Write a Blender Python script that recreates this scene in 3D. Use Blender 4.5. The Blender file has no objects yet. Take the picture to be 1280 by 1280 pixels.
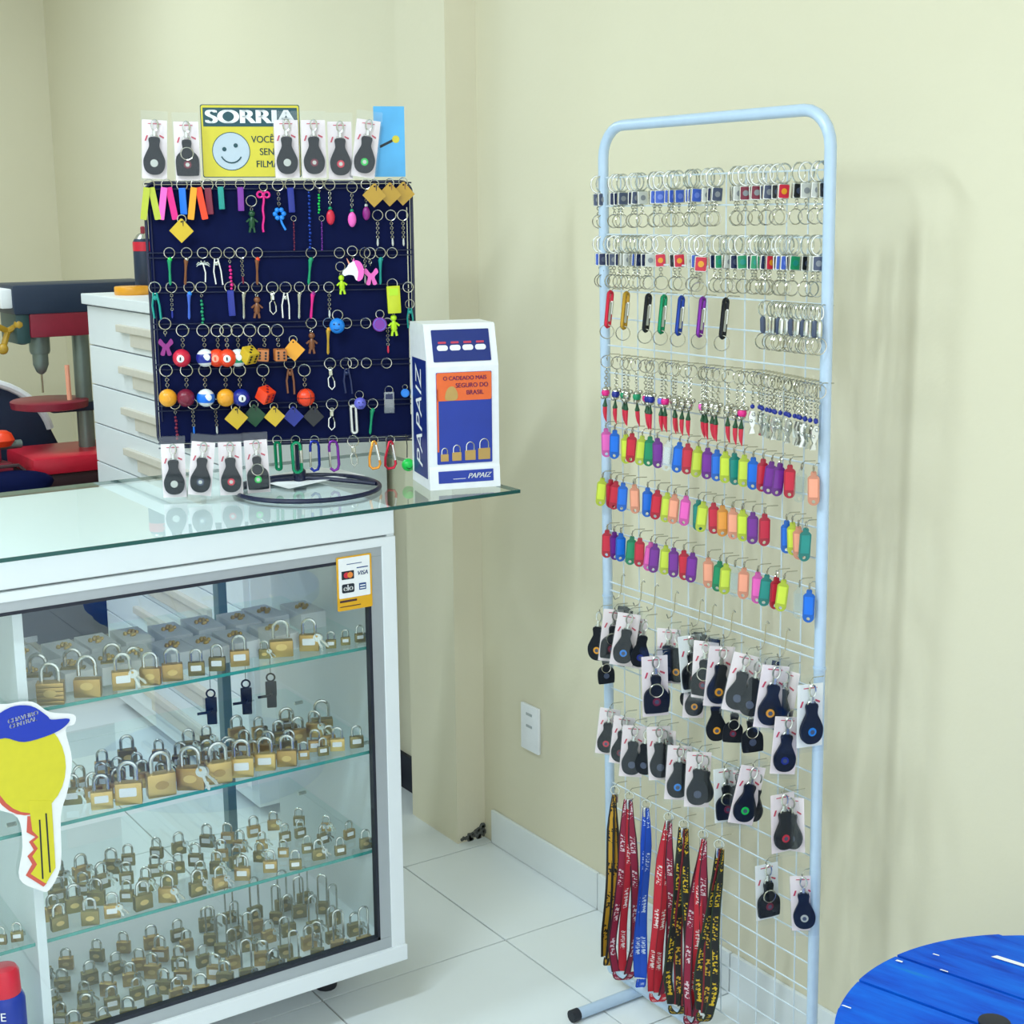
import bpy, bmesh, math, random
from mathutils import Vector, Matrix
R = math.radians
PI = math.pi
random.seed(7)
scene = bpy.context.scene
COL = scene.collection

# ------------------------------------------------------------------ camera
F_PX, YAW, PITCH, ROLL = 1836.8, .5898, -.2025, -.0079
CAM = Vector((-1.9169, -2.9605, 1.5873))
_f = Vector((math.sin(YAW)*math.cos(PITCH), math.cos(YAW)*math.cos(PITCH), math.sin(PITCH)))
_r0 = Vector((math.cos(YAW), -math.sin(YAW), 0)); _u0 = _r0.cross(_f)
_r = math.cos(ROLL)*_r0 + math.sin(ROLL)*_u0
_u = -math.sin(ROLL)*_r0 + math.cos(ROLL)*_u0
cd = bpy.data.cameras.new('camera'); cam = bpy.data.objects.new('camera', cd); COL.objects.link(cam)
cd.sensor_width = 36; cd.lens = 36*F_PX/1280; cd.clip_start = .05
cam.matrix_world = Matrix(((_r.x, _u.x, -_f.x, CAM.x), (_r.y, _u.y, -_f.y, CAM.y), (_r.z, _u.z, -_f.z, CAM.z), (0, 0, 0, 1)))
scene.camera = cam
scene.view_settings.view_transform = 'Standard'
scene.view_settings.look = 'None'
scene.view_settings.gamma = 1
scene.view_settings.use_curve_mapping = False
scene.view_settings.exposure = 0.06

# ------------------------------------------------------------------ light
w = bpy.data.worlds.new('world'); scene.world = w; w.use_nodes = True
bg = w.node_tree.nodes['Background']; bg.inputs[0].default_value = (.88, .97, 1.0, 1); bg.inputs[1].default_value = 1.75
def area(name, loc, sx, sy, power, col=(1, 1, 1), rot=(0, 0, 0)):
    d = bpy.data.lights.new(name, 'AREA'); d.shape = 'RECTANGLE'; d.size = sx; d.size_y = sy; d.energy = power; d.color = col
    o = bpy.data.objects.new(name, d); o.location = loc; o.rotation_euler = rot; COL.objects.link(o); return o
CEIL = 2.9
TUBES = [(-2.0, -1.38, 1.2, 33), (-1.3, 1.7, 1.2, 26), (-2.7, -.35, 1.2, 34)]  # last tube is an added fill light for the counter and pillar side
for tx, ty, tl, pw in TUBES:
    area('tube_light', (tx, ty, CEIL-.115), tl, .12, pw, (.77, .92, 1.0))

# ------------------------------------------------------------------ pixel rays (photo 1280 x 1280)
def ray(u, v):
    return (_f + (u-640)/F_PX*_r - (v-640)/F_PX*_u)
def onz(u, v, z):
    d = ray(u, v); return CAM + d*((z-CAM.z)/d.z)
def ony(u, v, y):
    d = ray(u, v); return CAM + d*((y-CAM.y)/d.y)
def onx(u, v, x):
    d = ray(u, v); return CAM + d*((x-CAM.x)/d.x)
def onp(u, v, p0, n):
    d = ray(u, v); return CAM + d*((Vector(p0)-CAM).dot(n)/d.dot(n))

# ------------------------------------------------------------------ materials
def lin(c):
    if isinstance(c, str):
        c = [int(c[i:i+2], 16)/255 for i in (0, 2, 4)]
    return tuple((x/12.92 if x <= .04045 else ((x+.055)/1.055)**2.4) for x in c) + (1,)
M = {}
def mat(name, col, rough=.5, metal=0, var=.06, scale=60, bump=0, spec=.5, alpha=None, emit=None):
    if name in M: return M[name]
    m = bpy.data.materials.new(name); m.use_nodes = True; nt = m.node_tree; p = nt.nodes['Principled BSDF']
    p.inputs['Roughness'].default_value = rough; p.inputs['Metallic'].default_value = metal
    p.inputs['Specular IOR Level'].default_value = spec
    c = lin(col)
    tc = nt.nodes.new('ShaderNodeTexCoord'); nz = nt.nodes.new('ShaderNodeTexNoise'); nz.inputs['Scale'].default_value = scale
    nz.inputs['Detail'].default_value = 3
    nt.links.new(tc.outputs['Object'], nz.inputs['Vector'])
    mx = nt.nodes.new('ShaderNodeMix'); mx.data_type = 'RGBA'
    mx.inputs[6].default_value = tuple(x*(1-var) for x in c[:3])+(1,); mx.inputs[7].default_value = tuple(min(1, x*(1+var)) for x in c[:3])+(1,)
    nt.links.new(nz.outputs['Fac'], mx.inputs[0]); nt.links.new(mx.outputs[2], p.inputs['Base Color'])
    if bump:
        b = nt.nodes.new('ShaderNodeBump'); b.inputs['Strength'].default_value = bump; b.inputs['Distance'].default_value = .002
        nt.links.new(nz.outputs['Fac'], b.inputs['Height']); nt.links.new(b.outputs['Normal'], p.inputs['Normal'])
    if alpha is not None: p.inputs['Alpha'].default_value = alpha
    if emit:
        p.inputs['Emission Color'].default_value = lin(col); p.inputs['Emission Strength'].default_value = emit
    M[name] = m; return m
def glass_mat(name, tint, refl=1.5, extra=0.0, rough=.0):
    m = bpy.data.materials.new(name); m.use_nodes = True; nt = m.node_tree
    for n in list(nt.nodes): nt.nodes.remove(n)
    out = nt.nodes.new('ShaderNodeOutputMaterial'); mix = nt.nodes.new('ShaderNodeMixShader')
    tr = nt.nodes.new('ShaderNodeBsdfTransparent'); tr.inputs[0].default_value = tint+(1,)
    gl = nt.nodes.new('ShaderNodeBsdfGlossy'); gl.inputs['Roughness'].default_value = rough; gl.inputs[0].default_value = (.95, 1, 1, 1)
    fr = nt.nodes.new('ShaderNodeFresnel'); fr.inputs[0].default_value = refl
    ad = nt.nodes.new('ShaderNodeMath'); ad.operation = 'ADD'; ad.inputs[1].default_value = extra; ad.use_clamp = True
    ge = nt.nodes.new('ShaderNodeNewGeometry'); iv = nt.nodes.new('ShaderNodeMath'); iv.operation = 'SUBTRACT'; iv.inputs[0].default_value = 1
    mu = nt.nodes.new('ShaderNodeMath'); mu.operation = 'MULTIPLY'     # thin sheet: the outer face mirrors, the inner face lets light out
    nt.links.new(fr.outputs[0], ad.inputs[0]); nt.links.new(ge.outputs['Backfacing'], iv.inputs[1])
    nt.links.new(ad.outputs[0], mu.inputs[0]); nt.links.new(iv.outputs[0], mu.inputs[1]); nt.links.new(mu.outputs[0], mix.inputs[0])
    nt.links.new(tr.outputs[0], mix.inputs[1]); nt.links.new(gl.outputs[0], mix.inputs[2]); nt.links.new(mix.outputs[0], out.inputs[0])
    M[name] = m; return m
glass_mat('glass', (.96, .99, .985)); glass_mat('front_glass', (.97, .99, .99), 1.5, .045); glass_mat('shelf_glass', (.93, .985, .975)); glass_mat('bag', (.98, .985, .985), 1.2, .03, .06)
glass_mat('clear', (.86, .9, .93), 1.45, .16, .2)
mat('glass_edge', '14504c', .2); mat('shelf_edge', '3f9c92', .15)
def wall_mat(name, col, col2):
    m = bpy.data.materials.new(name); m.use_nodes = True; nt = m.node_tree; p = nt.nodes['Principled BSDF']
    p.inputs['Roughness'].default_value = .55; p.inputs['Specular IOR Level'].default_value = .3
    tc = nt.nodes.new('ShaderNodeTexCoord'); n1 = nt.nodes.new('ShaderNodeTexNoise'); n1.inputs['Scale'].default_value = 1.7; n1.inputs['Detail'].default_value = 5
    n2 = nt.nodes.new('ShaderNodeTexNoise'); n2.inputs['Scale'].default_value = 90
    nt.links.new(tc.outputs['Object'], n1.inputs[0]); nt.links.new(tc.outputs['Object'], n2.inputs[0])
    mx = nt.nodes.new('ShaderNodeMix'); mx.data_type = 'RGBA'; mx.inputs[6].default_value = lin(col); mx.inputs[7].default_value = lin(col2)
    nt.links.new(n1.outputs['Fac'], mx.inputs[0]); nt.links.new(mx.outputs[2], p.inputs['Base Color'])
    b = nt.nodes.new('ShaderNodeBump'); b.inputs['Strength'].default_value = .12; b.inputs['Distance'].default_value = .003
    nt.links.new(n2.outputs['Fac'], b.inputs['Height']); nt.links.new(b.outputs[0], p.inputs['Normal'])
    M[name] = m; return m
wall_mat('wall_paint', 'ddd6bb', 'e2dcc4')
mat('ceiling_paint', 'f0f0ea', .8); mat('tile', 'e6ecee', .22, var=.03, scale=6); mat('grout', '8d8b80', .9)
mat('white_lam', 'e4eaee', .35, var=.02, scale=8); mat('alu', 'aeb4b8', .38, .35, var=.03); mat('gasket', '151a2a', .5)
mat('chrome', 'bdbbae', .2, .95); mat('steel', 'd0d2cc', .22, .95); mat('wire', 'cfdbe4', .35); mat('rack_paint', 'b9cfe6', .28, spec=.6)
mat('brass', 'b99a5e', .36, .85, var=.12, scale=40); mat('brass_dull', '8f8250', .42, .8, var=.15, scale=40); mat('brass_bright', 'd6b873', .33, .7)
mat('paper', 'eef0f2', .7); mat('card', 'f0e2e6', .6); mat('red_print', 'c8405a', .6); mat('leather', '0c131e', .5, var=.25, scale=200, bump=.3, spec=.25)
mat('black', '15181e', .4); mat('rubber', '20242c', .7); mat('post', '6f8c8e', .4); mat('navy', '08113a', .7, var=.15, scale=30, spec=.08); mat('navy_wire', '0d1538', .4)
mat('dark_green', '2a4a4c', .4); mat('dark_blue', '1a2b44', .45); mat('machine_red', '8e1f36', .4, var=.15); mat('iron', '7d8a85', .4, .5)
mat('bright_red', 'd01f38', .35); mat('beige', 'cfc9bd', .5); mat('brown', '40262a', .6, var=.3, scale=15); mat('gold', 'caa13c', .3, .7)
mat('yellow_sign', 'd3c63a', .5); mat('sign_green', '1c4a54', .5); mat('sky_blue', '58aee8', .5, var=.3, scale=14); mat('smile_grey', 'b7c6d2', .5)
mat('orange_print', 'ee6a2e', .5); mat('purple_print', '7a1c58', .5); mat('royal', '1536a0', .4, var=.2, scale=12); mat('deep_blue', '122a78', .4, var=.2, scale=12)
mat('white_plastic', 'eef0f4', .35); mat('sticker_yellow', 'e0a818', .5); mat('key_yellow', 'd8cf2a', .45); mat('cap_blue', '1636b4', .45); mat('key_red', 'd05a4c', .45)
mat('ink', '14202c', .5); mat('visa_blue', '2a4a84', .5); mat('mc_red', 'c8283c', .5); mat('mc_orange', 'e88a3c', .5)
mat('plaster_grey', '5a5c58', .9, bump=.6)
CC = dict(red='cf2340', blue='0b6fe0', ygreen='cfe045', green='0f8f62', teal='0f8f86', purple='7a2a9a', pink='f064c0', peach='f5a487', orange='f2a03c',
          black='10151c', silver='c4c6c0', gold='b8902a', dkblue='12268c', navy='10204c', maroon='781834', brown='7c4a2a', lime='b8e01c', skyblue='1f86e6',
          white='e8ecee', grey='868a90', hotpink='e01c84', orangered='f0421c', yellow='d0ae28', lemon='c8d21e', olive='b6bf38', clay='c4763e', amber='eaa024', lilac='6a6ad0', plum='8c1c7c', darkgreen='12482a', slate='46506a', cobalt='3f62c4', periwinkle='6f88dc', brightgreen='12c44c')
for k, v in CC.items(): mat('c_'+k, v, .35, spec=.5)
for k in ('red', 'gold', 'black', 'green', 'blue', 'purple', 'dkblue', 'orange', 'silver', 'hotpink', 'brown'): mat('m_'+k, CC[k] if k != 'blue' else '1c3f9c', .25, .55)
def rim_cols():
    for k in ('red', 'blue', 'ygreen', 'green', 'teal', 'purple', 'pink', 'peach', 'orange'):
        c = CC[k]; d = ''.join('%02x' % int(int(c[i:i+2], 16)*.82) for i in (0, 2, 4)); mat('rim_'+k, d, .35)
rim_cols()
def trans_mat(name, col):
    m = mat(name, col, .3); p = m.node_tree.nodes['Principled BSDF']; p.inputs['Transmission Weight'].default_value = .35; p.inputs['IOR'].default_value = 1.2; return m
def ribbon_mat(name, base, edge, ink, dens=.5, vs=90, seg=6, edge_w=.0):
    m = bpy.data.materials.new(name); m.use_nodes = True; nt = m.node_tree; p = nt.nodes['Principled BSDF']; p.inputs['Roughness'].default_value = .65
    L = nt.links.new; N = nt.nodes.new
    def math_(op, a, b=None):
        n = N('ShaderNodeMath'); n.operation = op
        for i_, x in enumerate((a, b)):
            if x is None: continue
            if isinstance(x, (int, float)): n.inputs[i_].default_value = x
            else: L(x, n.inputs[i_])
        return n.outputs[0]
    uv = N('ShaderNodeUVMap'); sx = N('ShaderNodeSeparateXYZ'); L(uv.outputs[0], sx.inputs[0]); U, V = sx.outputs[0], sx.outputs[1]
    mp = N('ShaderNodeMapping'); mp.inputs['Scale'].default_value = (2.6, vs, 1); L(uv.outputs[0], mp.inputs[0])
    n1 = N('ShaderNodeTexNoise'); n1.inputs['Scale'].default_value = 1; n1.inputs['Detail'].default_value = 1; L(mp.outputs[0], n1.inputs[0])
    letters = math_('GREATER_THAN', n1.outputs[0], .52)
    word = math_('LESS_THAN', math_('FRACT', math_('MULTIPLY', V, seg)), dens)
    centre = math_('LESS_THAN', math_('ABSOLUTE', math_('SUBTRACT', U, .5)), .27)
    mask = math_('MULTIPLY', math_('MULTIPLY', letters, word), centre)
    rim = math_('GREATER_THAN', math_('ABSOLUTE', math_('SUBTRACT', U, .5)), .5-edge_w)
    m1 = N('ShaderNodeMix'); m1.data_type = 'RGBA'; m1.inputs[6].default_value = lin(base); m1.inputs[7].default_value = lin(edge); L(rim, m1.inputs[0])
    m2 = N('ShaderNodeMix'); m2.data_type = 'RGBA'; m2.inputs[7].default_value = lin(ink); L(m1.outputs[2], m2.inputs[6]); L(mask, m2.inputs[0]); L(m2.outputs[2], p.inputs['Base Color'])
    M[name] = m
ribbon_mat('rib_gold', 'c0901e', '15120e', '221808', .5, 60, 5, .27)
ribbon_mat('rib_red', 'c01a30', '8c1024', 'e8d8d8', .45, 110, 4, .08)
ribbon_mat('rib_maroon', '8e1238', '3c0c20', 'd8c4cc', .5, 80, 5, .15)
ribbon_mat('rib_blue', '1450c8', '0c3a9c', 'c4d8f4', .42, 110, 4, .08)
ribbon_mat('rib_black', '16181a', '24331c', 'd8b420', .72, 70, 5, .13)
ribbon_mat('rib_black2', '1a1416', '7a1624', 'c89c24', .6, 60, 6, .18)
m = M['spool_blue'] = bpy.data.materials.new('spool_blue'); m.use_nodes = True; nt = m.node_tree; p = nt.nodes['Principled BSDF']; p.inputs['Roughness'].default_value = .6; p.inputs['Specular IOR Level'].default_value = .22
tc = nt.nodes.new('ShaderNodeTexCoord'); mp = nt.nodes.new('ShaderNodeMapping'); mp.inputs['Scale'].default_value = (2.2, 14, 14); mp.inputs['Rotation'].default_value = (0, 0, 0)
nz = nt.nodes.new('ShaderNodeTexNoise'); nz.inputs['Scale'].default_value = 2.2; nz.inputs['Detail'].default_value = 8; nz.inputs['Roughness'].default_value = .65
cr = nt.nodes.new('ShaderNodeValToRGB'); el = cr.color_ramp.elements
el[0].position = .3; el[0].color = lin('0234a4'); el[1].position = .62; el[1].color = lin('0468dc')
e = el.new(.45); e.color = lin('0252cc'); e = el.new(.72); e.color = lin('147cc8')
nt.links.new(tc.outputs['Object'], mp.inputs[0]); nt.links.new(mp.outputs[0], nz.inputs[0]); nt.links.new(nz.outputs[0], cr.inputs[0]); nt.links.new(cr.outputs[0], p.inputs['Base Color'])
bp = nt.nodes.new('ShaderNodeBump'); bp.inputs['Strength'].default_value = .3; bp.inputs['Distance'].default_value = .003; nt.links.new(nz.outputs[0], bp.inputs['Height']); nt.links.new(bp.outputs[0], p.inputs['Normal'])

# ------------------------------------------------------------------ mesh building
class MB:
    def __init__(s): s.v = []; s.f = []
    def add(s, vs, fs):
        b = len(s.v); s.v += [tuple(x) for x in vs]; s.f += [tuple(i+b for i in f) for f in fs]; return s
    def box(s, x0, x1, y0, y1, z0, z1):
        vs = [(x, y, z) for z in (z0, z1) for y in (y0, y1) for x in (x0, x1)]
        return s.add(vs, [(0, 2, 3, 1), (4, 5, 7, 6), (0, 1, 5, 4), (2, 6, 7, 3), (0, 4, 6, 2), (1, 3, 7, 5)])
    def bbox(s, x0, x1, y0, y1, z0, z1, b):
        bm = bmesh.new(); vs = [bm.verts.new((x, y, z)) for z in (z0, z1) for y in (y0, y1) for x in (x0, x1)]
        for f in [(0, 2, 3, 1), (4, 5, 7, 6), (0, 1, 5, 4), (2, 6, 7, 3), (0, 4, 6, 2), (1, 3, 7, 5)]: bm.faces.new([vs[i] for i in f])
        bmesh.ops.bevel(bm, geom=bm.edges[:], offset=b, segments=2, affect='EDGES', profile=.6)
        bm.verts.index_update(); s.add([v.co[:] for v in bm.verts], [[v.index for v in f.verts] for f in bm.faces]); bm.free(); return s
    def tube(s, pts, r, n=6, closed=False, caps=True):
        pts = [Vector(p) for p in pts]; m = len(pts); rr = r if isinstance(r, (list, tuple)) else [r]*m
        ts = []
        for i in range(m):
            a = pts[(i-1) % m] if (closed or i > 0) else pts[i]; b = pts[(i+1) % m] if (closed or i < m-1) else pts[i]
            ts.append((b-a).normalized())
        up = Vector((0, 0, 1)) if abs(ts[0].z) < .9 else Vector((1, 0, 0))
        nrm = (up - ts[0]*up.dot(ts[0])).normalized(); vs = []
        for i in range(m):
            nrm = (nrm - ts[i]*nrm.dot(ts[i]))
            nrm = nrm.normalized() if nrm.length > 1e-6 else ts[i].orthogonal().normalized()
            bi = ts[i].cross(nrm)
            for k in range(n):
                a = 2*PI*k/n; vs.append(pts[i] + (nrm*math.cos(a)+bi*math.sin(a))*rr[i])
        fs = []
        for i in range(m if closed else m-1):
            j = (i+1) % m
            for k in range(n):
                fs.append((i*n+k, i*n+(k+1) % n, j*n+(k+1) % n, j*n+k))
        if not closed and caps: fs += [tuple(range(n))[::-1], tuple((m-1)*n+k for k in range(n))]
        return s.add(vs, fs)
    def ring(s, c, Rr, r, axis='y', n=16, k=5, rz=None):
        c = Vector(c); rz = rz or Rr; pts = []
        for i in range(n):
            a = 2*PI*i/n; p, q = Rr*math.cos(a), rz*math.sin(a)
            pts.append(c + {'y': Vector((p, 0, q)), 'z': Vector((p, q, 0)), 'x': Vector((0, p, q))}[axis])
        return s.tube(pts, r, k, closed=True)
    def lathe(s, prof, n=12, c=(0, 0, 0), axis='z'):
        vs = []; m = len(prof)
        for r, z in prof:
            for k in range(n):
                a = 2*PI*k/n; x, y = r*math.cos(a), r*math.sin(a)
                p = (x, y, z) if axis == 'z' else ((x, -z, y) if axis == 'y' else (z, x, y))
                vs.append((p[0]+c[0], p[1]+c[1], p[2]+c[2]))
        fs = [(i*n+k, i*n+(k+1) % n, (i+1)*n+(k+1) % n, (i+1)*n+k) for i in range(m-1) for k in range(n)]
        fs += [tuple(range(n))[::-1], tuple((m-1)*n+k for k in range(n))]
        return s.add(vs, fs)
    def sphere(s, c, r, n=12, m=8):
        return s.lathe([(max(1e-4, r*math.sin(PI*i/m)), -r*math.cos(PI*i/m)) for i in range(m+1)], n, c)
    def prism(s, out, y0, y1):      # outline of (x,z), counter-clockwise seen from -y
        n = len(out); vs = [(x, y0, z) for x, z in out] + [(x, y1, z) for x, z in out]
        fs = [tuple(range(n)), tuple(range(2*n-1, n-1, -1))] + [(i, n+i, n+(i+1) % n, (i+1) % n) for i in range(n)]
        return s.add(vs, fs)
    def prism_hole(s, out, hole, y0, y1):
        bm = bmesh.new()
        lo = [bm.verts.new((x, y0, z)) for x, z in out]; lh = [bm.verts.new((x, y0, z)) for x, z in hole]
        es = [bm.edges.new((l[i], l[(i+1) % len(l)])) for l in (lo, lh) for i in range(len(l))]
        bmesh.ops.triangle_fill(bm, use_beauty=True, use_dissolve=False, edges=es)
        g = bmesh.ops.extrude_face_region(bm, geom=bm.faces[:])
        for e in g['geom']:
            if isinstance(e, bmesh.types.BMVert): e.co.y = y1
        bmesh.ops.recalc_face_normals(bm, faces=bm.faces[:]); bm.verts.index_update()
        s.add([v.co[:] for v in bm.verts], [[v.index for v in f.verts] for f in bm.faces]); bm.free(); return s
    def xf(s, mtx, start=0):
        for i in range(start, len(s.v)): s.v[i] = tuple(mtx @ Vector(s.v[i]))
        return s
    def mesh(s, name, smooth=True):
        me = bpy.data.meshes.new(name); me.from_pydata(s.v, [], s.f); me.update()
        if smooth:
            me.polygons.foreach_set('use_smooth', [True]*len(me.polygons))
            me.set_sharp_from_angle(angle=R(38))
        me.materials.append(None); return me
def circle(cx, cz, r, n=16, a0=0, rz=None):
    return [(cx+r*math.cos(a0+2*PI*i/n), cz+(rz or r)*math.sin(a0+2*PI*i/n)) for i in range(n)]
def rrect(x0, x1, z0, z1, r, n=4):
    o = []
    for cx, cz, a in ((x1-r, z0+r, -PI/2), (x1-r, z1-r, 0), (x0+r, z1-r, PI/2), (x0+r, z0+r, PI)):
        o += [(cx+r*math.cos(a+PI/2*i/n), cz+r*math.sin(a+PI/2*i/n)) for i in range(n+1)]
    return o

# ------------------------------------------------------------------ objects
def place(name, me, m, parent=None, loc=None):
    o = bpy.data.objects.new(name, me); COL.objects.link(o)
    if m is not None:
        o.material_slots[0].link = 'OBJECT'; o.material_slots[0].material = M[m] if isinstance(m, str) else m
    if parent is not None: o.parent = parent
    if loc is not None: o.location = loc
    return o
def obj(name, mb, m, parent=None, smooth=True, loc=None):
    return place(name, mb.mesh(name, smooth), m, parent, loc)
ALL = []
def tag(o, label, cat, group=None):
    o['label'] = label; o['category'] = cat
    if group: o['group'] = group
    ALL.append(o); return o
def empty(name, loc=(0, 0, 0), rz=0, label=None, cat=None, group=None):
    o = bpy.data.objects.new(name, None); o.empty_display_size = .02; COL.objects.link(o)
    o.location = loc; o.rotation_euler = (0, 0, rz)
    if label: tag(o, label, cat, group)
    return o
def struct(name, mb, m, parent=None, smooth=False, loc=None):
    o = obj(name, mb, m, parent, smooth, loc)
    if parent is None: o['kind'] = 'structure'
    return o
def text_mb(txt, size, align='CENTER', shear=0, extr=.0):
    c = bpy.data.curves.new('t', 'FONT'); c.body = txt; c.size = size; c.align_x = align; c.align_y = 'CENTER'; c.shear = shear; c.extrude = extr
    o = bpy.data.objects.new('t', c); COL.objects.link(o)
    bpy.context.view_layer.update()
    me = bpy.data.meshes.new_from_object(o)
    mb = MB(); mb.add([(v.co.x, -v.co.z, v.co.y) for v in me.vertices], [tuple(p.vertices) for p in me.polygons])
    bpy.data.objects.remove(o); bpy.data.curves.remove(c); bpy.data.meshes.remove(me); return mb
def text_at(name, txt, size, m, parent, x, y, z, shear=0, bold=0, rot=0, sx=1.0):
    mb = text_mb(txt, size, shear=shear)
    if bold:
        base = (list(mb.v), list(mb.f))
        for dx in (-bold, bold):
            mb.add([(a+dx, b-.00002, c) for a, b, c in base[0]], base[1])
    mt = Matrix.Translation((x, y, z)) @ Matrix.Rotation(rot, 4, 'Y') @ Matrix.Diagonal((sx, 1, 1, 1))
    mb.xf(mt); return obj(name, mb, m, parent, False)
KIND = {}
def make(kind, loc, rz, name, label, cat, group=None, cols=(), scale=1, tilt=0, pitch=0):
    """A thing: an Empty at its hook or base with one mesh per part; meshes shared by all of the kind."""
    e = empty(name, loc, 0, label, cat, group)
    e.rotation_euler = (pitch, tilt, rz); e.scale = (scale,)*3
    last = {}
    for part, me, m in KIND[kind]:
        if m.startswith('@'):
            i = int(m[1:]); m = cols[i] if i < len(cols) else None
            if m is None: continue
        par = e
        if '>' in part: pn, part = part.split('>'); par = last.get(pn, e)
        last[part] = place(part, me, m, par)
    return e
def kind(name, parts):
    KIND[name] = [(p, b.mesh(p.split('>')[-1]), m) for p, b, m in parts]

ORD = ['first', 'second', 'third', 'fourth', 'fifth', 'sixth', 'seventh', 'eighth', 'ninth', 'tenth', 'eleventh', 'twelfth', 'thirteenth', 'fourteenth', 'fifteenth',
       'sixteenth', 'seventeenth', 'eighteenth', 'nineteenth', 'twentieth'] + ['twenty-'+x for x in ('first', 'second', 'third', 'fourth', 'fifth', 'sixth', 'seventh', 'eighth', 'ninth')] + ['thirtieth'] + ['thirty-'+x for x in ('first', 'second', 'third', 'fourth', 'fifth', 'sixth', 'seventh', 'eighth', 'ninth')] + ['fortieth']

# ================================================================== THE SETTING
TS = .45; TW = .2634          # tile pitch, cut tile by the wall
XL, YF, YB = -4.4, -4.3, 3.3
fl = struct('floor', MB().box(XL, .0, YF, YB, -.05, -.004), 'grout')
tile_me = {}
def tile_piece(w_, d_):
    k = (round(w_, 3), round(d_, 3))
    if k not in tile_me: tile_me[k] = MB().bbox(0, w_, 0, d_, -.008, 0, .0012).mesh('tile', False)
    return tile_me[k]
g = .0035
xs = [(-TW, 0)] + [(-TW-TS*(i+1), -TW-TS*i) for i in range(9)]
ys = [(TS*j, TS*(j+1)) for j in range(-9, 7)]
for x0, x1 in xs:
    for y0, y1 in ys:
        place('tile', tile_piece(x1-x0-g, y1-y0-g), 'tile', fl, (x0+g/2, y0+g/2, 0))
wr = struct('wall_right', MB().box(0, .12, YF, YB, -.05, CEIL), 'wall_paint')
struct('wall_back', MB().box(XL, .12, YB, YB+.12, -.05, CEIL), 'wall_paint')
struct('wall_left', MB().box(XL-.12, XL, YF, YB+.12, -.05, CEIL), 'wall_paint')
struct('ceiling', MB().box(XL-.12, .12, YF, YB+.12, CEIL, CEIL+.1), 'ceiling_paint')
pil = struct('wall_pillar', MB().box(-.084, .0, .04, .268, 0.0, CEIL), 'wall_paint')
rub = MB(); rnd = random.Random(3)
for i in range(26):
    x = -.078+.076*rnd.random()**.7; z = .004+.03*rnd.random()*(x+.09)/.09; s_ = .004+.006*rnd.random()
    q = len(rub.v); rub.bbox(-s_, s_, -.003, .003, -s_*.6, s_*.6, s_*.25).xf(Matrix.Translation((x, .0385, z)) @ Matrix.Rotation(rnd.random()*3, 4, 'Y'), q)
o = obj('broken_plaster', rub, 'plaster_grey', pil); o['kind'] = 'stuff'
bb = struct('baseboard_right', MB().box(-.003, .0, YF, 0, 0, .087), 'grout')
y = -.003
while y > YF+.4:
    place('baseboard_tile', tile_me.setdefault('bb', MB().bbox(-.009, 0, -.4465, 0, .001, .0895, .0015).mesh('baseboard_tile', False)), 'tile', bb, (-.0005, y, 0)); y -= .45
struct('baseboard_back', MB().box(-.012, 0, .27, YB, 0, .1), 'gasket')
# wall switch plate
sw = empty('blank_wall_plate', (0, -.177, .36), 0, 'white blank outlet plate low on the cream wall near the pillar', 'wall plate')
obj('plate', MB().bbox(-.009, -.0005, -.037, .037, -.058, .058, .003), 'white_plastic', sw)
for z in (.036, .006): obj('slot', MB().bbox(-.0105, -.008, -.012, .012, z-.004, z+.002, .0006), 'alu', sw)
# ceiling tube fixtures; the one towards the left wall is added as fill
for i, (tx, ty, tl, pw) in enumerate(TUBES):
    e = empty('ceiling_light', (tx, ty, CEIL), 0, ['white batten ceiling light above the middle of the shop', 'white batten ceiling light above the drawer cabinet', 'added white batten fill light towards the left wall'][i], 'ceiling light')
    obj('housing', MB().bbox(-tl/2, tl/2, -.06, .06, -.06, 0, .006), 'white_plastic', e)
    for s_ in (-.035, .035): obj('tube', MB().tube([(-tl/2+.03, s_, -.08), (tl/2-.03, s_, -.08)], .013, 10), mat('tube_glow', 'f4f8ff', .4, emit=2.0), e)

# ================================================================== COUNTER
CX0, CX1, CY0, CY1 = -2.05, -.582, -.562, -.02       # body
cnt = empty('display_counter', (-1.3, -.3, 0), 0, 'white glass-fronted display counter with an overhanging glass top', 'counter')
def cp(name, mb, m, smooth=False, par=None):
    mb.xf(Matrix.Translation((1.3, .3, 0))); return obj(name, mb, m, par or cnt, smooth)
cp('top_board', MB().bbox(CX0, CX1, CY0, CY1, .985, 1.0372, .002), 'white_lam')
cp('side_panel', MB().bbox(CX1-.016, CX1, CY0+.002, CY1, .108, .985, .001), 'white_lam')
cp('side_panel', MB().bbox(CX0, CX0+.016, CY0+.002, CY1, .108, .985, .001), 'white_lam')
cp('bottom_board', MB().bbox(CX0, CX1, CY0+.002, CY1, .108, .135, .001), 'white_lam')
cp('front_rail', MB().bbox(CX0, CX1+.0, CY0-.004, CY0+.02, .965, .982, .0015), 'white_lam')
cp('front_rail', MB().bbox(CX0, CX1+.002, CY0-.010, CY0+.02, .106, .139, .002), 'white_lam')
cp('front_stile', MB().bbox(CX1-.030, CX1, CY0-.004, CY0+.02, .137, .967, .0015), 'white_lam')
fr = MB()
GX1, GZ0, GZ1 = -.638, .163, .947
fr.bbox(CX0+.03, CX1-.028, CY0-.002, CY0+.016, GZ1, .967, .001).bbox(CX0+.03, CX1-.028, CY0-.002, CY0+.016, .138, GZ0, .001).bbox(GX1, CX1-.029, CY0-.002, CY0+.016, GZ0, GZ1, .001)
cp('door_frame', fr, 'alu')
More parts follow.
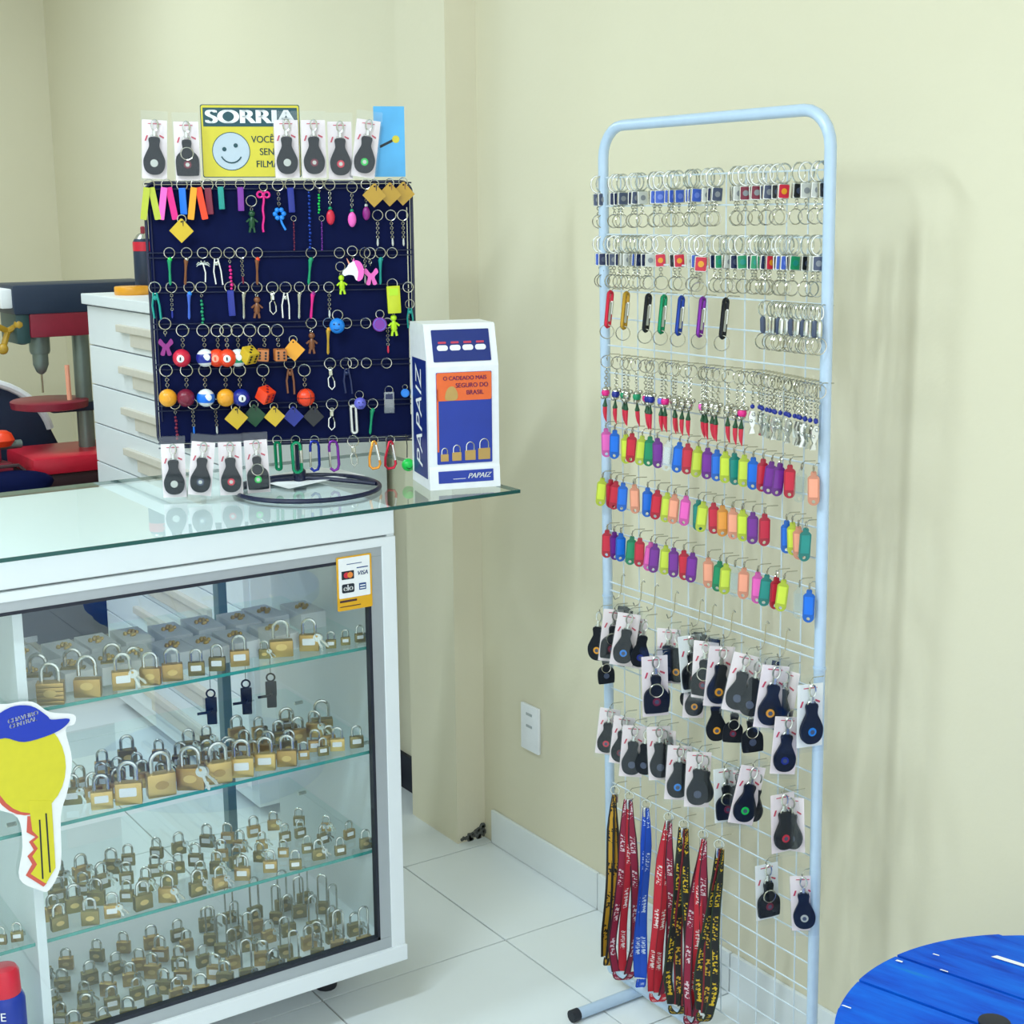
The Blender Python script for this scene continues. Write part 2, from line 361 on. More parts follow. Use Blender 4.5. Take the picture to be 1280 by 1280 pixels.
gk = MB().box(CX0+.03, GX1+.001, CY0-.0025, CY0+.012, GZ1-.005, GZ1+.001).box(CX0+.03, GX1+.001, CY0-.0025, CY0+.012, GZ0-.001, GZ0+.006).box(GX1-.005, GX1+.001, CY0-.0025, CY0+.012, GZ0, GZ1)
cp('gasket', gk, 'gasket')
cp('front_glass', MB().box(CX0+.03, GX1, CY0+.006, CY0+.010, GZ0, GZ1), 'front_glass')
cp('divider_panel', MB().bbox(-1.298, -1.281, CY0+.022, CY1-.02, .135, .985, .001), 'white_lam')
cp('back_post', MB().bbox(-.735, -.715, CY1-.03, CY1, .135, .985, .002), 'post')
cp('back_post', MB().bbox(-1.30, -1.27, CY1-.018, CY1, .135, .985, .002), 'white_lam')
SH = [.762, .549, .340]      # top of the glass shelves
for z in SH:
    for x0, x1 in ((-1.280, CX1-.018), (CX0+.018, -1.299)):
        s = cp('glass_shelf', MB().box(x0, x1, CY0+.034, CY1-.06, z-.006, z), 'shelf_glass')
        cp('shelf_edge', MB().box(x0, x1, CY0+.0325, CY0+.034, z-.006, z), 'shelf_edge', par=s).location = (0, 0, 0)
        for y in (CY0+.10, CY1-.14):
            cp('shelf_pin', MB().tube([(x1+.002, y, z-.010), (x1-.016, y, z-.010)], .004, 8), 'chrome', True)
for x in (CX1-.10, -1.3, CX0+.1):
    for y in (CY0+.16, CY1-.07):
        cp('foot', MB().lathe([(.022, 0), (.024, .01), (.022, .03), (.02, .108)], 12, (x, y, 0)), 'rubber', True)
gt = empty('glass_top', (-1.2, -.3, 1.038), 0, 'clear greenish glass sheet lying on the white counter, overhanging at the right', 'glass top')
gx0, gx1, gy0, gy1 = -2.06, -.312, -.590, -.008
obj('pane', MB().box(gx0+1.2, gx1+1.2, gy0+.3, gy1+.3, 0, .007), 'glass', gt)
ed = MB().box(gx0+1.2, gx1+1.2, gy0+.2988, gy0+.3, 0, .007).box(gx1+1.2, gx1+1.2012, gy0+.2988, gy1+.3, 0, .007).box(gx0+1.2, gx1+1.2, gy1+.3, gy1+.3012, 0, .007)
obj('edge', ed, 'glass_edge', gt)
GZ = 1.045
# sticker with card brands
st = empty('card_sticker', (-.672, CY0-.0035, .904), 0, 'yellow and white payment card sticker on the counter glass corner', 'sticker')
obj('backing', MB().prism(rrect(-.037, .037, -.052, .052, .003), -.0004, .0004), 'sticker_yellow', st)
obj('panel', MB().prism(rrect(-.033, .033, -.028, .049, .002), -.0008, -.0003), 'paper', st)
def flat(name, out, m, par, y): return obj(name, MB().prism(out, y, y+.0004), m, par, False)
flat('card_logo', rrect(-.027, -.001, .008, .024, .001), 'ink', st, -.0012)
flat('logo_disc', circle(-.017, .016, .0058), 'mc_red', st, -.0016); flat('logo_disc', circle(-.0095, .016, .0058), 'mc_orange', st, -.0020)
flat('rule', rrect(.005, .029, .0265, .0285, .0005), 'visa_blue', st, -.0012)
text_at('lettering', 'VISA', .0115, 'visa_blue', st, .017, -.0012, .0165, .2, .0003)
flat('card_logo', rrect(-.027, -.001, -.018, -.001, .003), 'ink', st, -.0012); text_at('lettering', 'elo', .0165, 'paper', st, -.014, -.0017, -.0088, 0, .0005)
flat('card_logo', rrect(.009, .024, -.016, -.003, .001), 'visa_blue', st, -.0012)
for k in range(2): flat('mark', rrect(.011, .022, -.0085-.005*k, -.0065-.005*k, .0003), 'paper', st, -.0016)
flat('mark', rrect(-.032, .004, -.036, -.032, .001), 'brown', st, -.0008); flat('mark', rrect(-.032, .012, -.045, -.0435, .0004), 'brown', st, -.0008)
flat('mark', rrect(-.016, .016, .036, .0372, .0003), 'visa_blue', st, -.0012)
# plain key-shaped sticker (white cut-out border, yellow bow, blue crown, red edge)
def fpt(u, v): q = ony(u, v, CY0-.003); return (q.x, q.z)
kx, kz = fpt(45, 985)
kst = empty('key_sticker', (kx, CY0-.003, kz), 0, 'large key-shaped sticker, yellow with blue crown, on the left of the counter glass', 'sticker')
def poly(pts): return [(a-kx, b-kz) for a, b in [fpt(u, v) for u, v in pts]][::-1]
def smooth_poly(pts, n=4):
    o = []; m_ = len(pts)
    for i in range(m_):
        p0, p1, p2, p3 = [Vector(pts[(i+j) % m_]) for j in (-1, 0, 1, 2)]
        for k in range(n):
            t = k/n; o.append(tuple(.5*((2*p1)+(-p0+p2)*t+(2*p0-5*p1+4*p2-p3)*t*t+(-p0+3*p1-3*p2+p3)*t**3)))
    return o
border = smooth_poly([(-20, 890), (10, 880), (40, 877), (62, 890), (92, 893), (93, 905), (82, 912), (90, 950), (84, 990), (76, 1020), (76, 1080), (62, 1112), (48, 1112), (24, 1098), (28, 1058), (22, 1022), (-5, 1010), (-25, 985)], 4)
def mirror_fix(pts): return poly(pts)
obj('border', MB().prism(poly(border), -.0004, .0004), 'paper', kst, False)
bow = [(36+46*math.cos(a), 958+58*math.sin(a)) for a in [2*PI*i/28 for i in range(28)]]
obj('red_edge', MB().prism(poly([(u-5, v+3) for u, v in bow]), -.0010, -.0004), 'key_red', kst, False)
obj('bow', MB().prism(poly(bow), -.0016, -.0010), 'key_yellow', kst, False)
crown = smooth_poly([(-14, 926), (-12, 902), (12, 884), (38, 882), (58, 894), (64, 899), (86, 898), (80, 908), (62, 918), (30, 927), (6, 922)], 4)
obj('crown', MB().prism(poly(crown), -.0026, -.0020), 'cap_blue', kst, False)
obj('blade_shade', MB().prism(poly([(33, 1040), (44, 1046), (36, 1052), (42, 1062), (34, 1070), (40, 1080), (32, 1094), (54, 1108), (58, 1104), (58, 1020), (34, 1020)]), -.0015, -.0010), 'key_red', kst, False)
obj('blade', MB().prism(poly([(35, 1000), (64, 1000), (69, 1084), (57, 1104), (38, 1092), (46, 1080), (40, 1070), (47, 1060), (41, 1052), (48, 1046), (40, 1038)]), -.0022, -.0016), 'key_yellow', kst, False)
for (a, b) in (((49, 1024), (53, 1098)), ((57, 1016), (62, 1090))):
    obj('groove', MB().prism(poly([(a[0]-1, a[1]), (a[0]+1, a[1]), (b[0]+1, b[1]), (b[0]-1, b[1])]), -.0026, -.0022), 'ink', kst, False)
for t_, dv in (('CHAVEIRO', 0), ('CENTRAL', 7)):
    q = fpt(28, 896+dv); text_at('lettering', t_, .0105, 'paper', kst, q[0]-kx, -.0030, q[1]-kz, .1, .0002, rot=-.12)

# ================================================================== PADLOCKS
def key_mb(L=.8):
    b = MB(); b.prism_hole(circle(0, 0, .28*L, 14), circle(0, .1*L, .08*L, 8), -.03, .03)
    b.prism([(-.07*L, -.25*L), (-.07*L, -.95*L), (0, -1.02*L), (.08*L, -.95*L), (.08*L, -.85*L), (.15*L, -.8*L), (.08*L, -.72*L), (.14*L, -.62*L), (.07*L, -.55*L), (.07*L, -.25*L)], -.025, .025); return b
def shackle(h, w=.31, r=.085):
    pts = [(-w, 0, .82)] + [(-w, 0, .9+h*.5)] + [(w*math.cos(a), 0, .85+h-w+w*math.sin(a)) for a in [PI - PI*i/8 for i in range(9)]] + [(w, 0, .9+h*.5), (w, 0, .82)]
    return MB().tube(pts, r, 8)
def padlock_kind(name, h, bodyz=.86, sh_r=.085, thick=.22, lab=False, key=False, lam=False):
    b = MB()
    if lam:
        for i in range(5): b.bbox(-.5, .5, -thick, thick, i*bodyz/5, (i+1)*bodyz/5-.012, .02)
    else: b.bbox(-.5, .5, -thick, thick, 0, bodyz, .06)
    ps = [('body', b, '@0')]
    if lab: ps.append(('body>label', MB().prism(rrect(-.33, .3, .34, .68, .05), -thick-.02, -thick), 'paper'))
    else: ps.append(('body>stamp', MB().prism(circle(0, .45, .24, 16, 0, .15), -thick-.012, -thick), '@1'))
    ps.append(('shackle', shackle(h, .31, sh_r), 'steel'))
    if key:
        ps.append(('key_ring', MB().ring((.34, -.1, .95), .17, .022, 'x', 12, 5), 'steel'))
        kb = key_mb(.75).xf(Matrix.Translation((.42, -.2, .72)) @ Matrix.Rotation(-.35, 4, 'Y')); ps.append(('key', kb, 'steel'))
        kb = key_mb(.7).xf(Matrix.Translation((.5, -.12, .7)) @ Matrix.Rotation(-.75, 4, 'Y')); ps.append(('key', kb, 'chrome'))
    kind(name, ps)
padlock_kind('pl_plain', .75); padlock_kind('pl_label', .78, lab=True); padlock_kind('pl_key', .75, key=True); padlock_kind('pl_labkey', .78, lab=True, key=True)
padlock_kind('pl_lam', .7, lam=True, thick=.26); padlock_kind('pl_long', 2.1, sh_r=.07); padlock_kind('pl_longkey', 2.0, sh_r=.07, key=True); padlock_kind('pl_wide', .72, bodyz=.72, sh_r=.075)
PLW = {'plain': 'plain brass padlock', 'label': 'brass padlock with white label', 'key': 'brass padlock with hanging keys', 'labkey': 'labelled brass padlock with hanging keys',
       'lam': 'brown laminated padlock', 'long': 'long-shackle padlock', 'longkey': 'long-shackle padlock with keys', 'wide': 'wide brass padlock'}
def padlock(k, x, y, z, wd, rz, where, group, brass='brass'):
    make('pl_'+k, (x, y, z), rz, 'padlock', PLW[k]+' '+where, 'padlock', group, (brass, 'brass_bright' if brass != 'brass_bright' else 'brass'), wd)
def pl_px(u, vb, wpx, k, z, where, group, brass='brass', rz=None):
    q = onz(u, vb, z); dist = (q-CAM).dot(_f)
    padlock(k, q.x, max(q.y, CY0+.05), z, wpx*dist/F_PX/.93, rz if rz is not None else R(random.uniform(-32, -8)), where, group, brass)
G1 = 'padlocks on the top glass shelf'
for u, vb, wp, k in [(68, 882, 31, 'lam'), (114, 873, 31, 'wide'), (155, 861, 26, 'labkey'), (191, 857, 24, 'plain'), (220, 853, 24, 'plain'), (246, 844, 19, 'label'),
                     (272, 838, 19, 'label'), (300, 832, 22, 'label'), (331, 823, 13, 'key'), (352, 820, 27, 'wide'), (387, 813, 23, 'labkey'), (414, 810, 12, 'label'), (432, 806, 11, 'label'), (450, 802, 12, 'labkey')]:
    pl_px(u, vb, wp, k, SH[0], 'in top shelf front row', G1, 'brass' if wp > 20 else 'brass_dull')
for u, vb, wp, k in [(50, 868, 30, 'plain'), (93, 858, 28, 'plain'), (142, 850, 27, 'plain'), (168, 846, 22, 'key')]:
    pl_px(u, vb, wp, k, SH[0], 'in top shelf second row', G1, 'brass_dull')
G2 = 'padlocks on the middle glass shelf'
for u, vb, wp, k, bz in [(128, 1010, 25, 'label', 'brass_bright'), (162, 1004, 31, 'label', 'brass_bright'), (202, 994, 33, 'plain', 'brass_bright'), (241, 987, 32, 'key', 'brass'), (274, 978, 30, 'plain', 'brass_bright'),
                     (303, 970, 27, 'label', 'brass_bright'), (332, 962, 24, 'label', 'brass_bright'), (359, 957, 23, 'plain', 'brass'), (380, 949, 13, 'label', 'brass'), (404, 944, 13, 'label', 'brass_dull'), (422, 938, 17, 'label', 'brass_bright'), (446, 934, 16, 'label', 'brass_dull')]:
    pl_px(u, vb, wp, k, SH[1], 'in second shelf front row', G2, bz)
rp = random.Random(11)
for yy, x0, x1, n, where in ((-.465, -1.20, -.68, 13, 'in second shelf second row'), (-.405, -1.17, -.68, 13, 'in second shelf third row'), (-.335, -1.1, -.72, 8, 'in second shelf back row')):
    for i in range(n):
        padlock(rp.choice(['plain', 'label', 'key', 'labkey', 'plain']), x0+(x1-x0)*i/(n-1)+rp.uniform(-.006, .006), yy+rp.uniform(-.012, .012), SH[1], rp.uniform(.026, .036), R(rp.uniform(-40, 5)), where, G2, rp.choice(['brass', 'brass', 'brass_dull']))
for u, vb, wp, k in [(359, 924, 24, 'wide'), (403, 916, 25, 'wide')]:
    pl_px(u, vb, wp, k, SH[1], 'standing tall at the second shelf rear right', G2, 'brass_dull')
G3 = 'padlocks on the third glass shelf'
for yy, x0, x1, n, where, sz in ((-.515, -1.25, -.64, 13, 'in third shelf front row', .033), (-.455, -1.25, -.65, 14, 'in third shelf second row', .03),
                             (-.395, -1.22, -.67, 13, 'in third shelf third row', .03), (-.325, -1.2, -.7, 11, 'in third shelf back row', .031)):
    for i in range(n):
        t = i/(n-1); s_ = sz*(1-.28*t)*rp.uniform(.9, 1.12)
        padlock(rp.choice(['plain', 'key', 'key', 'label', 'labkey', 'plain']) if t < .6 else rp.choice(['label', 'labkey', 'key', 'label']), x0+(x1-x0)*t+rp.uniform(-.007, .007), yy+rp.uniform(-.012, .012), SH[2], s_, R(rp.uniform(-45, 8)), where, G3, rp.choice(['brass', 'brass_dull', 'brass_dull']))
G4 = 'padlocks on the counter floor'
for yy, x0, x1, n, where in ((-.52, -1.24, -.66, 13, 'in counter floor front row'), (-.465, -1.255, -.65, 13, 'in counter floor second row'), (-.405, -1.24, -.66, 13, 'in counter floor third row'),
                             (-.345, -1.255, -.66, 13, 'in counter floor fourth row'), (-.28, -1.23, -.67, 11, 'in counter floor back row')):
    for i in range(n):
        t = i/(n-1)
        kk = rp.choice(['plain', 'key', 'plain', 'label', 'lam']) if t < .55 else rp.choice(['long', 'plain', 'longkey', 'long', 'key'])
        padlock(kk, x0+(x1-x0)*t+rp.uniform(-.006, .006), yy+rp.uniform(-.012, .012), .1352, rp.uniform(.027, .033), R(rp.uniform(-42, 8)), where, G4, rp.choice(['brass', 'brass_dull', 'brass_dull']))
for u, vb, wp in [(22, 1176, 14), (2, 1180, 13)]:
    pl_px(u, vb, wp, 'label', SH[2], 'left of the white divider', G3, 'brass_dull')
# white boxes with gold emblem on the top shelf, behind the padlocks
bxm = MB().bbox(-.028, .028, -.05, .05, 0, .034, .002)
bx_parts = [('carton', bxm, 'paper'), ('carton>emblem', (lambda b: [b.sphere((.013*math.cos(i*2.4)*((i % 5)/5+.2), .016*math.sin(i*2.4)*((i % 4)/4+.2), .036), .0045, 6, 4) for i in range(12)] and b)(MB()), 'brass_bright')]
kind('lockbox', bx_parts)
k = 0
for (yy, zz, xs_) in ((-.42, SH[0], [-1.24, -1.175, -1.11, -1.045, -.98, -.915, -.85, -.78]), (-.30, SH[0], [-1.22, -1.15, -1.08, -1.01, -.94, -.87, -.80, -.735, -.66])):
    for x in xs_:
        make('lockbox', (x+rp.uniform(-.005, .005), yy+rp.uniform(-.008, .008), zz), R(rp.uniform(-4, 6)), 'lock_box',
             'white carton with gold emblem '+('just behind the top shelf padlocks' if yy < -.4 else 'in the rear row of the top shelf'), 'box', 'white lock cartons on the top shelf')
# black lever lock figures hanging under the top shelf
kind('lever', [('hook', MB().ring((0, 0, -.008), .008, .0018, 'y', 14, 6), 'black'), ('plate', MB().bbox(-.011, .011, -.004, .004, -.046, -.016, .002).bbox(-.009, .010, -.004, .004, -.07, -.044, .002), 'black'),
               ('lever', MB().tube([(0, -.004, -.040), (0, -.016, -.040), (-.026, -.018, -.042)], .0028, 6), 'black')])
for i, (u, v) in enumerate([(263, 862), (307, 850), (338, 842)]):
    q = ony(u, v, -.25)
    e = make('lever', q, R(-25), 'lever_latch', 'small black lever latch hanging under the top glass shelf', 'latch', 'black latches under the top shelf', scale=1.05)
    obj('cord', MB().tube([(0, 0, 0), (0, 0, (SH[0]-.006-q.z)/1.05)], .0006, 4), 'black', e)
# spray can left of the divider
q = onz(14, 1330, .136)
e = empty('spray_can', (q.x, q.y, .136), 0, 'blue spray can with a red cap at the lower left of the counter', 'spray can')
obj('can', MB().lathe([(.030, 0), (.0325, .004), (.0325, .125), (.029, .134), (.0255, .138)], 20), 'royal', e)
obj('cap', MB().lathe([(.0265, .136), (.027, .14), (.026, .176), (.022, .184), (.01, .186)], 20), 'bright_red', e)
t_ = text_mb('ITE', .022); t_.xf(Matrix.Rotation(R(-33), 4, 'Z') @ Matrix.Translation((-.004, -.0338, .108))); obj('lettering', t_, 'paper', e, False)

# ================================================================== RACK AGAINST THE WALL
LEAN = .0195; RX0 = -.18
RN = Vector((1, 0, LEAN)).normalized()
def rk(u, v, off=.02): return onp(u, v, (RX0-off, 0, 0), RN)
def rp_(y, z, off=0): return Vector((RX0-LEAN*z-off, y, z))
YL, YR, ZT = -.728, -1.303, 1.737
rack = empty('wire_display_rack', (RX0, (YL+YR)/2, 0), 0, 'tall pale blue tubular wire grid rack standing against the cream wall', 'display rack')
ro = Vector((RX0, (YL+YR)/2, 0))
def rpart(name, mb, m, smooth=True): mb.xf(Matrix.Translation(-ro)); return obj(name, mb, m, rack, smooth)
br = .058
def post_path():
    p = [rp_(YL, .03), rp_(YL, .8), rp_(YL, ZT-br)]
    p += [rp_(YL-br+br*math.cos(a), ZT-br+br*math.sin(a)) for a in [PI/2*i/6 for i in range(1, 7)]]
    p += [rp_(YR+br-br*math.sin(a), ZT-br+br*math.cos(a)) for a in [PI/2*i/6 for i in range(0, 7)]]
    return p + [rp_(YR, .8), rp_(YR, .03)]
rpart('frame', MB().tube(post_path(), .0098, 12), 'rack_paint')
rpart('base_bar', MB().tube([rp_(YL+.0, .03), rp_(YR, .03)], .0095, 12), 'rack_paint')
for y in (-.806, -1.225):
    f = rpart('foot', MB().tube([(-.337, y, .0125), (-.03, y, .0125)], .0115, 12), 'rack_paint')
    for x in (-.337, -.03):
        c_ = MB().tube([(x-.006, y, .0125), (x+.012, y, .0125)], .0125, 12); c_.xf(Matrix.Translation(-ro)); obj('end_cap', c_, 'rubber', f)
for y in (YL, YR): rpart('joint_collar', MB().tube([rp_(y, .838), rp_(y, .842)], .0112, 12), 'rack_paint')
zs_top = [1.645-.0517*i for i in range(16)]; zs_bot = [.853-.0505*i for i in range(16)]
hw = MB().tube([(0, 0, 0), (0, YR-YL, 0)], .0016, 5).mesh('horizontal_wire')
for z in zs_top+zs_bot: place('horizontal_wire', hw, 'wire', rack, rp_(YL, z)-ro)
vw1 = MB().tube([rp_(0, .868)-rp_(0, 0), rp_(0, 1.647)-rp_(0, 0)], .0014, 5).mesh('vertical_wire'); vw2 = MB().tube([rp_(0, .093)-rp_(0, 0), rp_(0, .855)-rp_(0, 0)], .0014, 5).mesh('vertical_wire')
for i in range(1, 12):
    for v_ in (vw1, vw2): place('vertical_wire', v_, 'wire', rack, Vector((.003, YL+(YR-YL)*i/12-ro.y, 0)))
hook_me = MB().tube([(.03, 0, .0), (.006, 0, .002), (0, 0, -.003), (0, 0, -.010), (-.002, 0, -.004)], .0009, 4).mesh('hook')
def hook(q): place('hook', hook_me, 'chrome', rack, q-ro)
jh = MB().tube([(.012, 0, .002), (.008, 0, .007), (.004, 0, 0), (.002, 0, -.03), (-.004, 0, -.040), (-.012, 0, -.042), (-.016, 0, -.034)], .0012, 5).mesh('empty_hook')
for u, v in [(775, 722), (800, 730), (817, 735), (842, 744), (873, 754), (889, 760), (913, 768), (955, 782), (981, 791)]:
    place('empty_hook', jh, 'chrome', rack, rk(u, v, .008)-ro)

# ---- kinds hanging on the rack (hang point at the origin, front is -y)
kind('emblem_ring', [('loop', MB().ring((0, 0, -.012), .0125, .0016, 'y', 16, 6, .0155), 'steel'),
    ('frame', MB().bbox(-.010, .010, -.0035, .0035, -.052, -.028, .0015), 'steel'), ('frame>emblem', MB().prism(rrect(-.0085, .0085, -.0505, -.0295, .002), -.0045, -.0033), '@0'),
    ('frame>emblem_disc', MB().prism(circle(0, -.040, .0048, 12), -.0052, -.0044), '@1'),
    ('chain', MB().ring((0, 0, -.056), .003, .0009, 'y', 8, 4).ring((0, 0, -.061), .003, .0009, 'x', 8, 4).ring((0, 0, -.066), .003, .0009, 'y', 8, 4), 'chrome'),
    ('split_ring', MB().ring((0, 0, -.080), .012, .0011, 'y', 18, 5), 'chrome')])
def cara_mb(w, h, r=.0028, top=0): # oval loop
    pts = [(w*math.cos(a), 0, top-r-(h/2-w)*(0 if math.sin(a) > 0 else 2)-w+w*math.sin(a)) for a in [2*PI*i/20+PI/20 for i in range(20)]]
    return MB().tube(pts, r, 6, closed=True)
kind('carabiner', [('body', cara_mb(.0055, .058, .0030), '@0'), ('body>gate', MB().tube([(.0055, -.001, -.018), (.0055, -.001, -.040)], .0031, 6), 'steel'), ('body>grip', MB().bbox(-.0035, .0035, -.003, .003, -.052, -.02, .001), '@1'), ('split_ring', MB().ring((0, 0, -.069), .0115, .0009, 'y', 18, 5).xf(Matrix.Rotation(R(-50), 4, 'Z')), 'chrome')])
kind('snap_fob', [('hook', MB().ring((0, 0, -.010), .006, .0013, 'y', 12, 5, .011), 'steel'), ('shaft', MB().lathe([(.003, -.022), (.0045, -.026), (.0045, -.044), (.003, -.047)], 8), '@0'), ('split_ring', MB().ring((0, 0, -.060), .0125, .0011, 'y', 18, 5), 'chrome')])
chain_mb = lambda z0, n, s=.0045: (lambda b: [b.ring((0, 0, z0-s*i), s*.62, s*.16, 'y' if i % 2 else 'x', 8, 4) for i in range(n)] and b)(MB())
kind('chili', [('split_ring', MB().ring((0, 0, -.0115), .011, .001, 'y', 18, 5), 'chrome'), ('chain', chain_mb(-.025, 7, .0052), 'chrome'),
    ('bead', MB().sphere((0, 0, -.068), .0078, 10, 6), '@0'), ('bead_cap', MB().lathe([(.002, -.057), (.0065, -.0605), (.0072, -.0625), (.002, -.064)], 8).lathe([(.002, -.072), (.0072, -.0735), (.0065, -.0755), (.002, -.079)], 8).sphere((.006, -.004, -.060), .0042, 8, 5).sphere((-.005, -.003, -.076), .0038, 8, 5), 'chrome'),
    ('stem', MB().lathe([(.0030, -.096), (.0048, -.092), (.0028, -.086), (.0012, -.079)], 8), 'c_darkgreen'),
    ('chili', MB().tube([(0, 0, -.092), (.0004, 0, -.103), (.0016, 0, -.113), (.004, 0, -.122)], [.0040, .0040, .0028, .0005], 8), 'c_red')])
fish_out = [(-.003, -.066), (-.006, -.075), (-.005, -.086), (-.0015, -.094), (-.005, -.105), (.005, -.104), (.002, -.094), (.0055, -.085), (.006, -.075), (.003, -.066)]
kind('fish', [('split_ring', MB().ring((0, 0, -.0115), .011, .001, 'y', 18, 5), 'chrome'), ('chain', chain_mb(-.025, 6, .0052), 'chrome'), ('bead', MB().sphere((0, 0, -.059), .0040, 8, 6), '@0'),
    ('fish', MB().prism(fish_out, -.0022, .0022).sphere((.002, -.003, -.072), .0035, 8, 5).sphere((-.002, -.0025, -.083), .003, 8, 5), 'steel')])
def tag_out(w=.0094, h=.056):
    o = [(w*math.cos(a)*1.0, -h+w+w*math.sin(a)) for a in [PI+PI*i/10 for i in range(11)]]
    return o + [(w, -.011), (w-.003, -.0075), (.0045, -.0070), (.0045, -.0025), (.003, 0), (-.003, 0), (-.0045, -.0025), (-.0045, -.0070), (-w+.003, -.0075), (-w, -.011)]
kind('key_tag', [('tag', MB().prism_hole(tag_out(), circle(0, -.0498, .0031, 10)[::-1], -.0016, .0016), '@1'),
    ('tag>label_window', MB().prism(rrect(-.0070, .0070, -.0425, -.0125, .0012), -.0021, -.0015), '@0'), ('ring', MB().ring((0, 0, .004), .0062, .0008, 'x', 12, 4), 'chrome')])
fob_out = smooth_poly([(-.0075, -.036), (-.0072, -.050), (-.0115, -.062), (-.0155, -.075), (-.0135, -.090), (-.006, -.098), (.006, -.098), (.0135, -.090), (.0155, -.075), (.0115, -.062), (.0072, -.050), (.0075, -.036)], 3)
fob_sq = smooth_poly([(-.0065, -.038), (-.006, -.054), (-.012, -.060), (-.0165, -.070), (-.016, -.094), (-.012, -.098), (.012, -.098), (.016, -.094), (.0165, -.070), (.012, -.060), (.006, -.054), (.0065, -.038)], 3)
def snap_top():
    return MB().ring((.001, -.006, -.010), .0058, .0017, 'y', 12, 5, .010).tube([(0, -.006, -.019), (0, -.006, -.029)], .0038, 6).ring((0, -.006, -.033), .0068, .0014, 'y', 12, 5)
def fob_kind(name, out0, card, extra=None, w=.0225):
    ps = []; out = [(x*1.27, -.099+(z+.099)*1.06) for x, z in out0]
    if card: ps += [('card', MB().prism(rrect(-w, w, -.106, 0, .001), -.0004, .0004), '@2'),
                    ('card>arrow_print', MB().prism([(.009, -.026), (.0175, -.030), (.0165, -.033), (.009, -.029)], -.0009, -.0004).prism([(-.018, -.038), (-.0145, -.028), (-.0115, -.028), (-.015, -.038)], -.0009, -.0004), 'red_print'),
                    ('card>header_print', MB().prism(rrect(-.012, .012, -.0075, -.006, .0004), -.0009, -.0004), 'red_print')]
    ps += [('fob', MB().prism(out, -.009, -.003), 'leather'), ('fob>emblem', MB().prism(circle(0, -.078, .0070, 16), -.0102, -.0088), '@0'), ('fob>emblem_mark', MB().prism(circle(0, -.078, .0040, 6), -.0108, -.0100), '@1'),
           ('snap_hook', snap_top(), 'steel')]
    if out0 is fob_sq: ps.append(('ring', MB().ring((0, -.010, -.058), .0115, .0012, 'y', 16, 5), 'chrome'))
    if card: ps.append(('bag', MB().box(-w-.002, w+.002, -.0135, -.0132, -.110, .016), 'bag')); ps.append(('bag_back', MB().box(-w-.002, w+.002, .001, .0013, -.110, .016), 'bag'))
    kind(name, ps)
fob_kind('pack_round', fob_out, True); fob_kind('pack_square', fob_sq, True); fob_kind('fob_round', fob_out, False); fob_kind('fob_square', fob_sq, False)

def A(lo, hi): return R(random.uniform(lo, hi))
# row 1 and 2: emblem key rings hooked over the wire
def row_emblem(xs_c, cols, v0, v1, where, group):
    n = len(xs_c)
    for i, xc in enumerate(xs_c):
        u = 730+xc/3.879; v = v0+(v1-v0)*(u-752)/(1030-752); q = rk(u, v-3, .004)
        c = cols[i]; big = 1.12 if c in ('c_red',) and i % 2 else 1.0
        make('emblem_ring', q, A(-38, -8), 'emblem_key_ring', {'c_slate': 'grey', 'c_navy': 'dark navy', 'c_cobalt': 'blue', 'c_black': 'black', 'c_red': 'red', 'c_green': 'green', 'c_silver': 'silver', 'c_maroon': 'maroon'}[c]+' emblem key ring '+where, 'key ring', group,
             (c, {'c_red': 'c_amber', 'c_cobalt': 'c_periwinkle', 'c_navy': 'c_slate', 'c_slate': 'c_grey', 'c_green': 'c_teal', 'c_black': 'c_slate', 'c_silver': 'c_grey', 'c_maroon': 'c_grey'}[c]), big, A(-4, 4))
x1c = [65, 90, 150, 165, 190, 240, 260, 280, 335, 350, 370, 420, 435, 460, 515, 527, 550, 600, 630, 652, 735, 755, 785, 825, 845, 880, 905, 940, 975, 1045, 1080, 1140, 1160]
c1 = ['c_slate']*2+['c_navy', 'c_navy', 'c_slate', 'c_navy', 'c_slate', 'c_silver']+['c_cobalt']*9+['c_silver', 'c_navy', 'c_slate', 'c_black', 'c_silver', 'c_maroon', 'c_black', 'c_maroon', 'c_slate', 'c_slate', 'c_black', 'c_red', 'c_black', 'c_silver', 'c_silver', 'c_black']
row_emblem(x1c, c1, 225, 207, 'on the top wire of the rack', 'emblem key rings on the top row')
x2c = [75, 95, 125, 145, 175, 195, 215, 235, 255, 275, 300, 325, 365, 435, 455, 520, 545, 575, 630, 660, 690, 710, 735, 765, 815, 830, 845, 860, 875, 890, 910, 945, 965, 985, 1005, 1030, 1085, 1120, 1140]
c2 = ['c_cobalt', 'c_navy', 'c_navy', 'c_slate', 'c_navy', 'c_silver', 'c_silver', 'c_navy', 'c_cobalt', 'c_navy', 'c_navy', 'c_silver', 'c_red', 'c_black', 'c_red', 'c_silver', 'c_cobalt', 'c_red', 'c_navy', 'c_green', 'c_green', 'c_silver', 'c_navy', 'c_green',
      'c_navy', 'c_green', 'c_green', 'c_green', 'c_green', 'c_navy', 'c_red', 'c_black', 'c_cobalt', 'c_cobalt', 'c_black', 'c_green', 'c_black', 'c_silver', 'c_slate']
row_emblem(x2c, c2, 300, 300, 'on the second wire of the rack', 'emblem key rings on the second row')
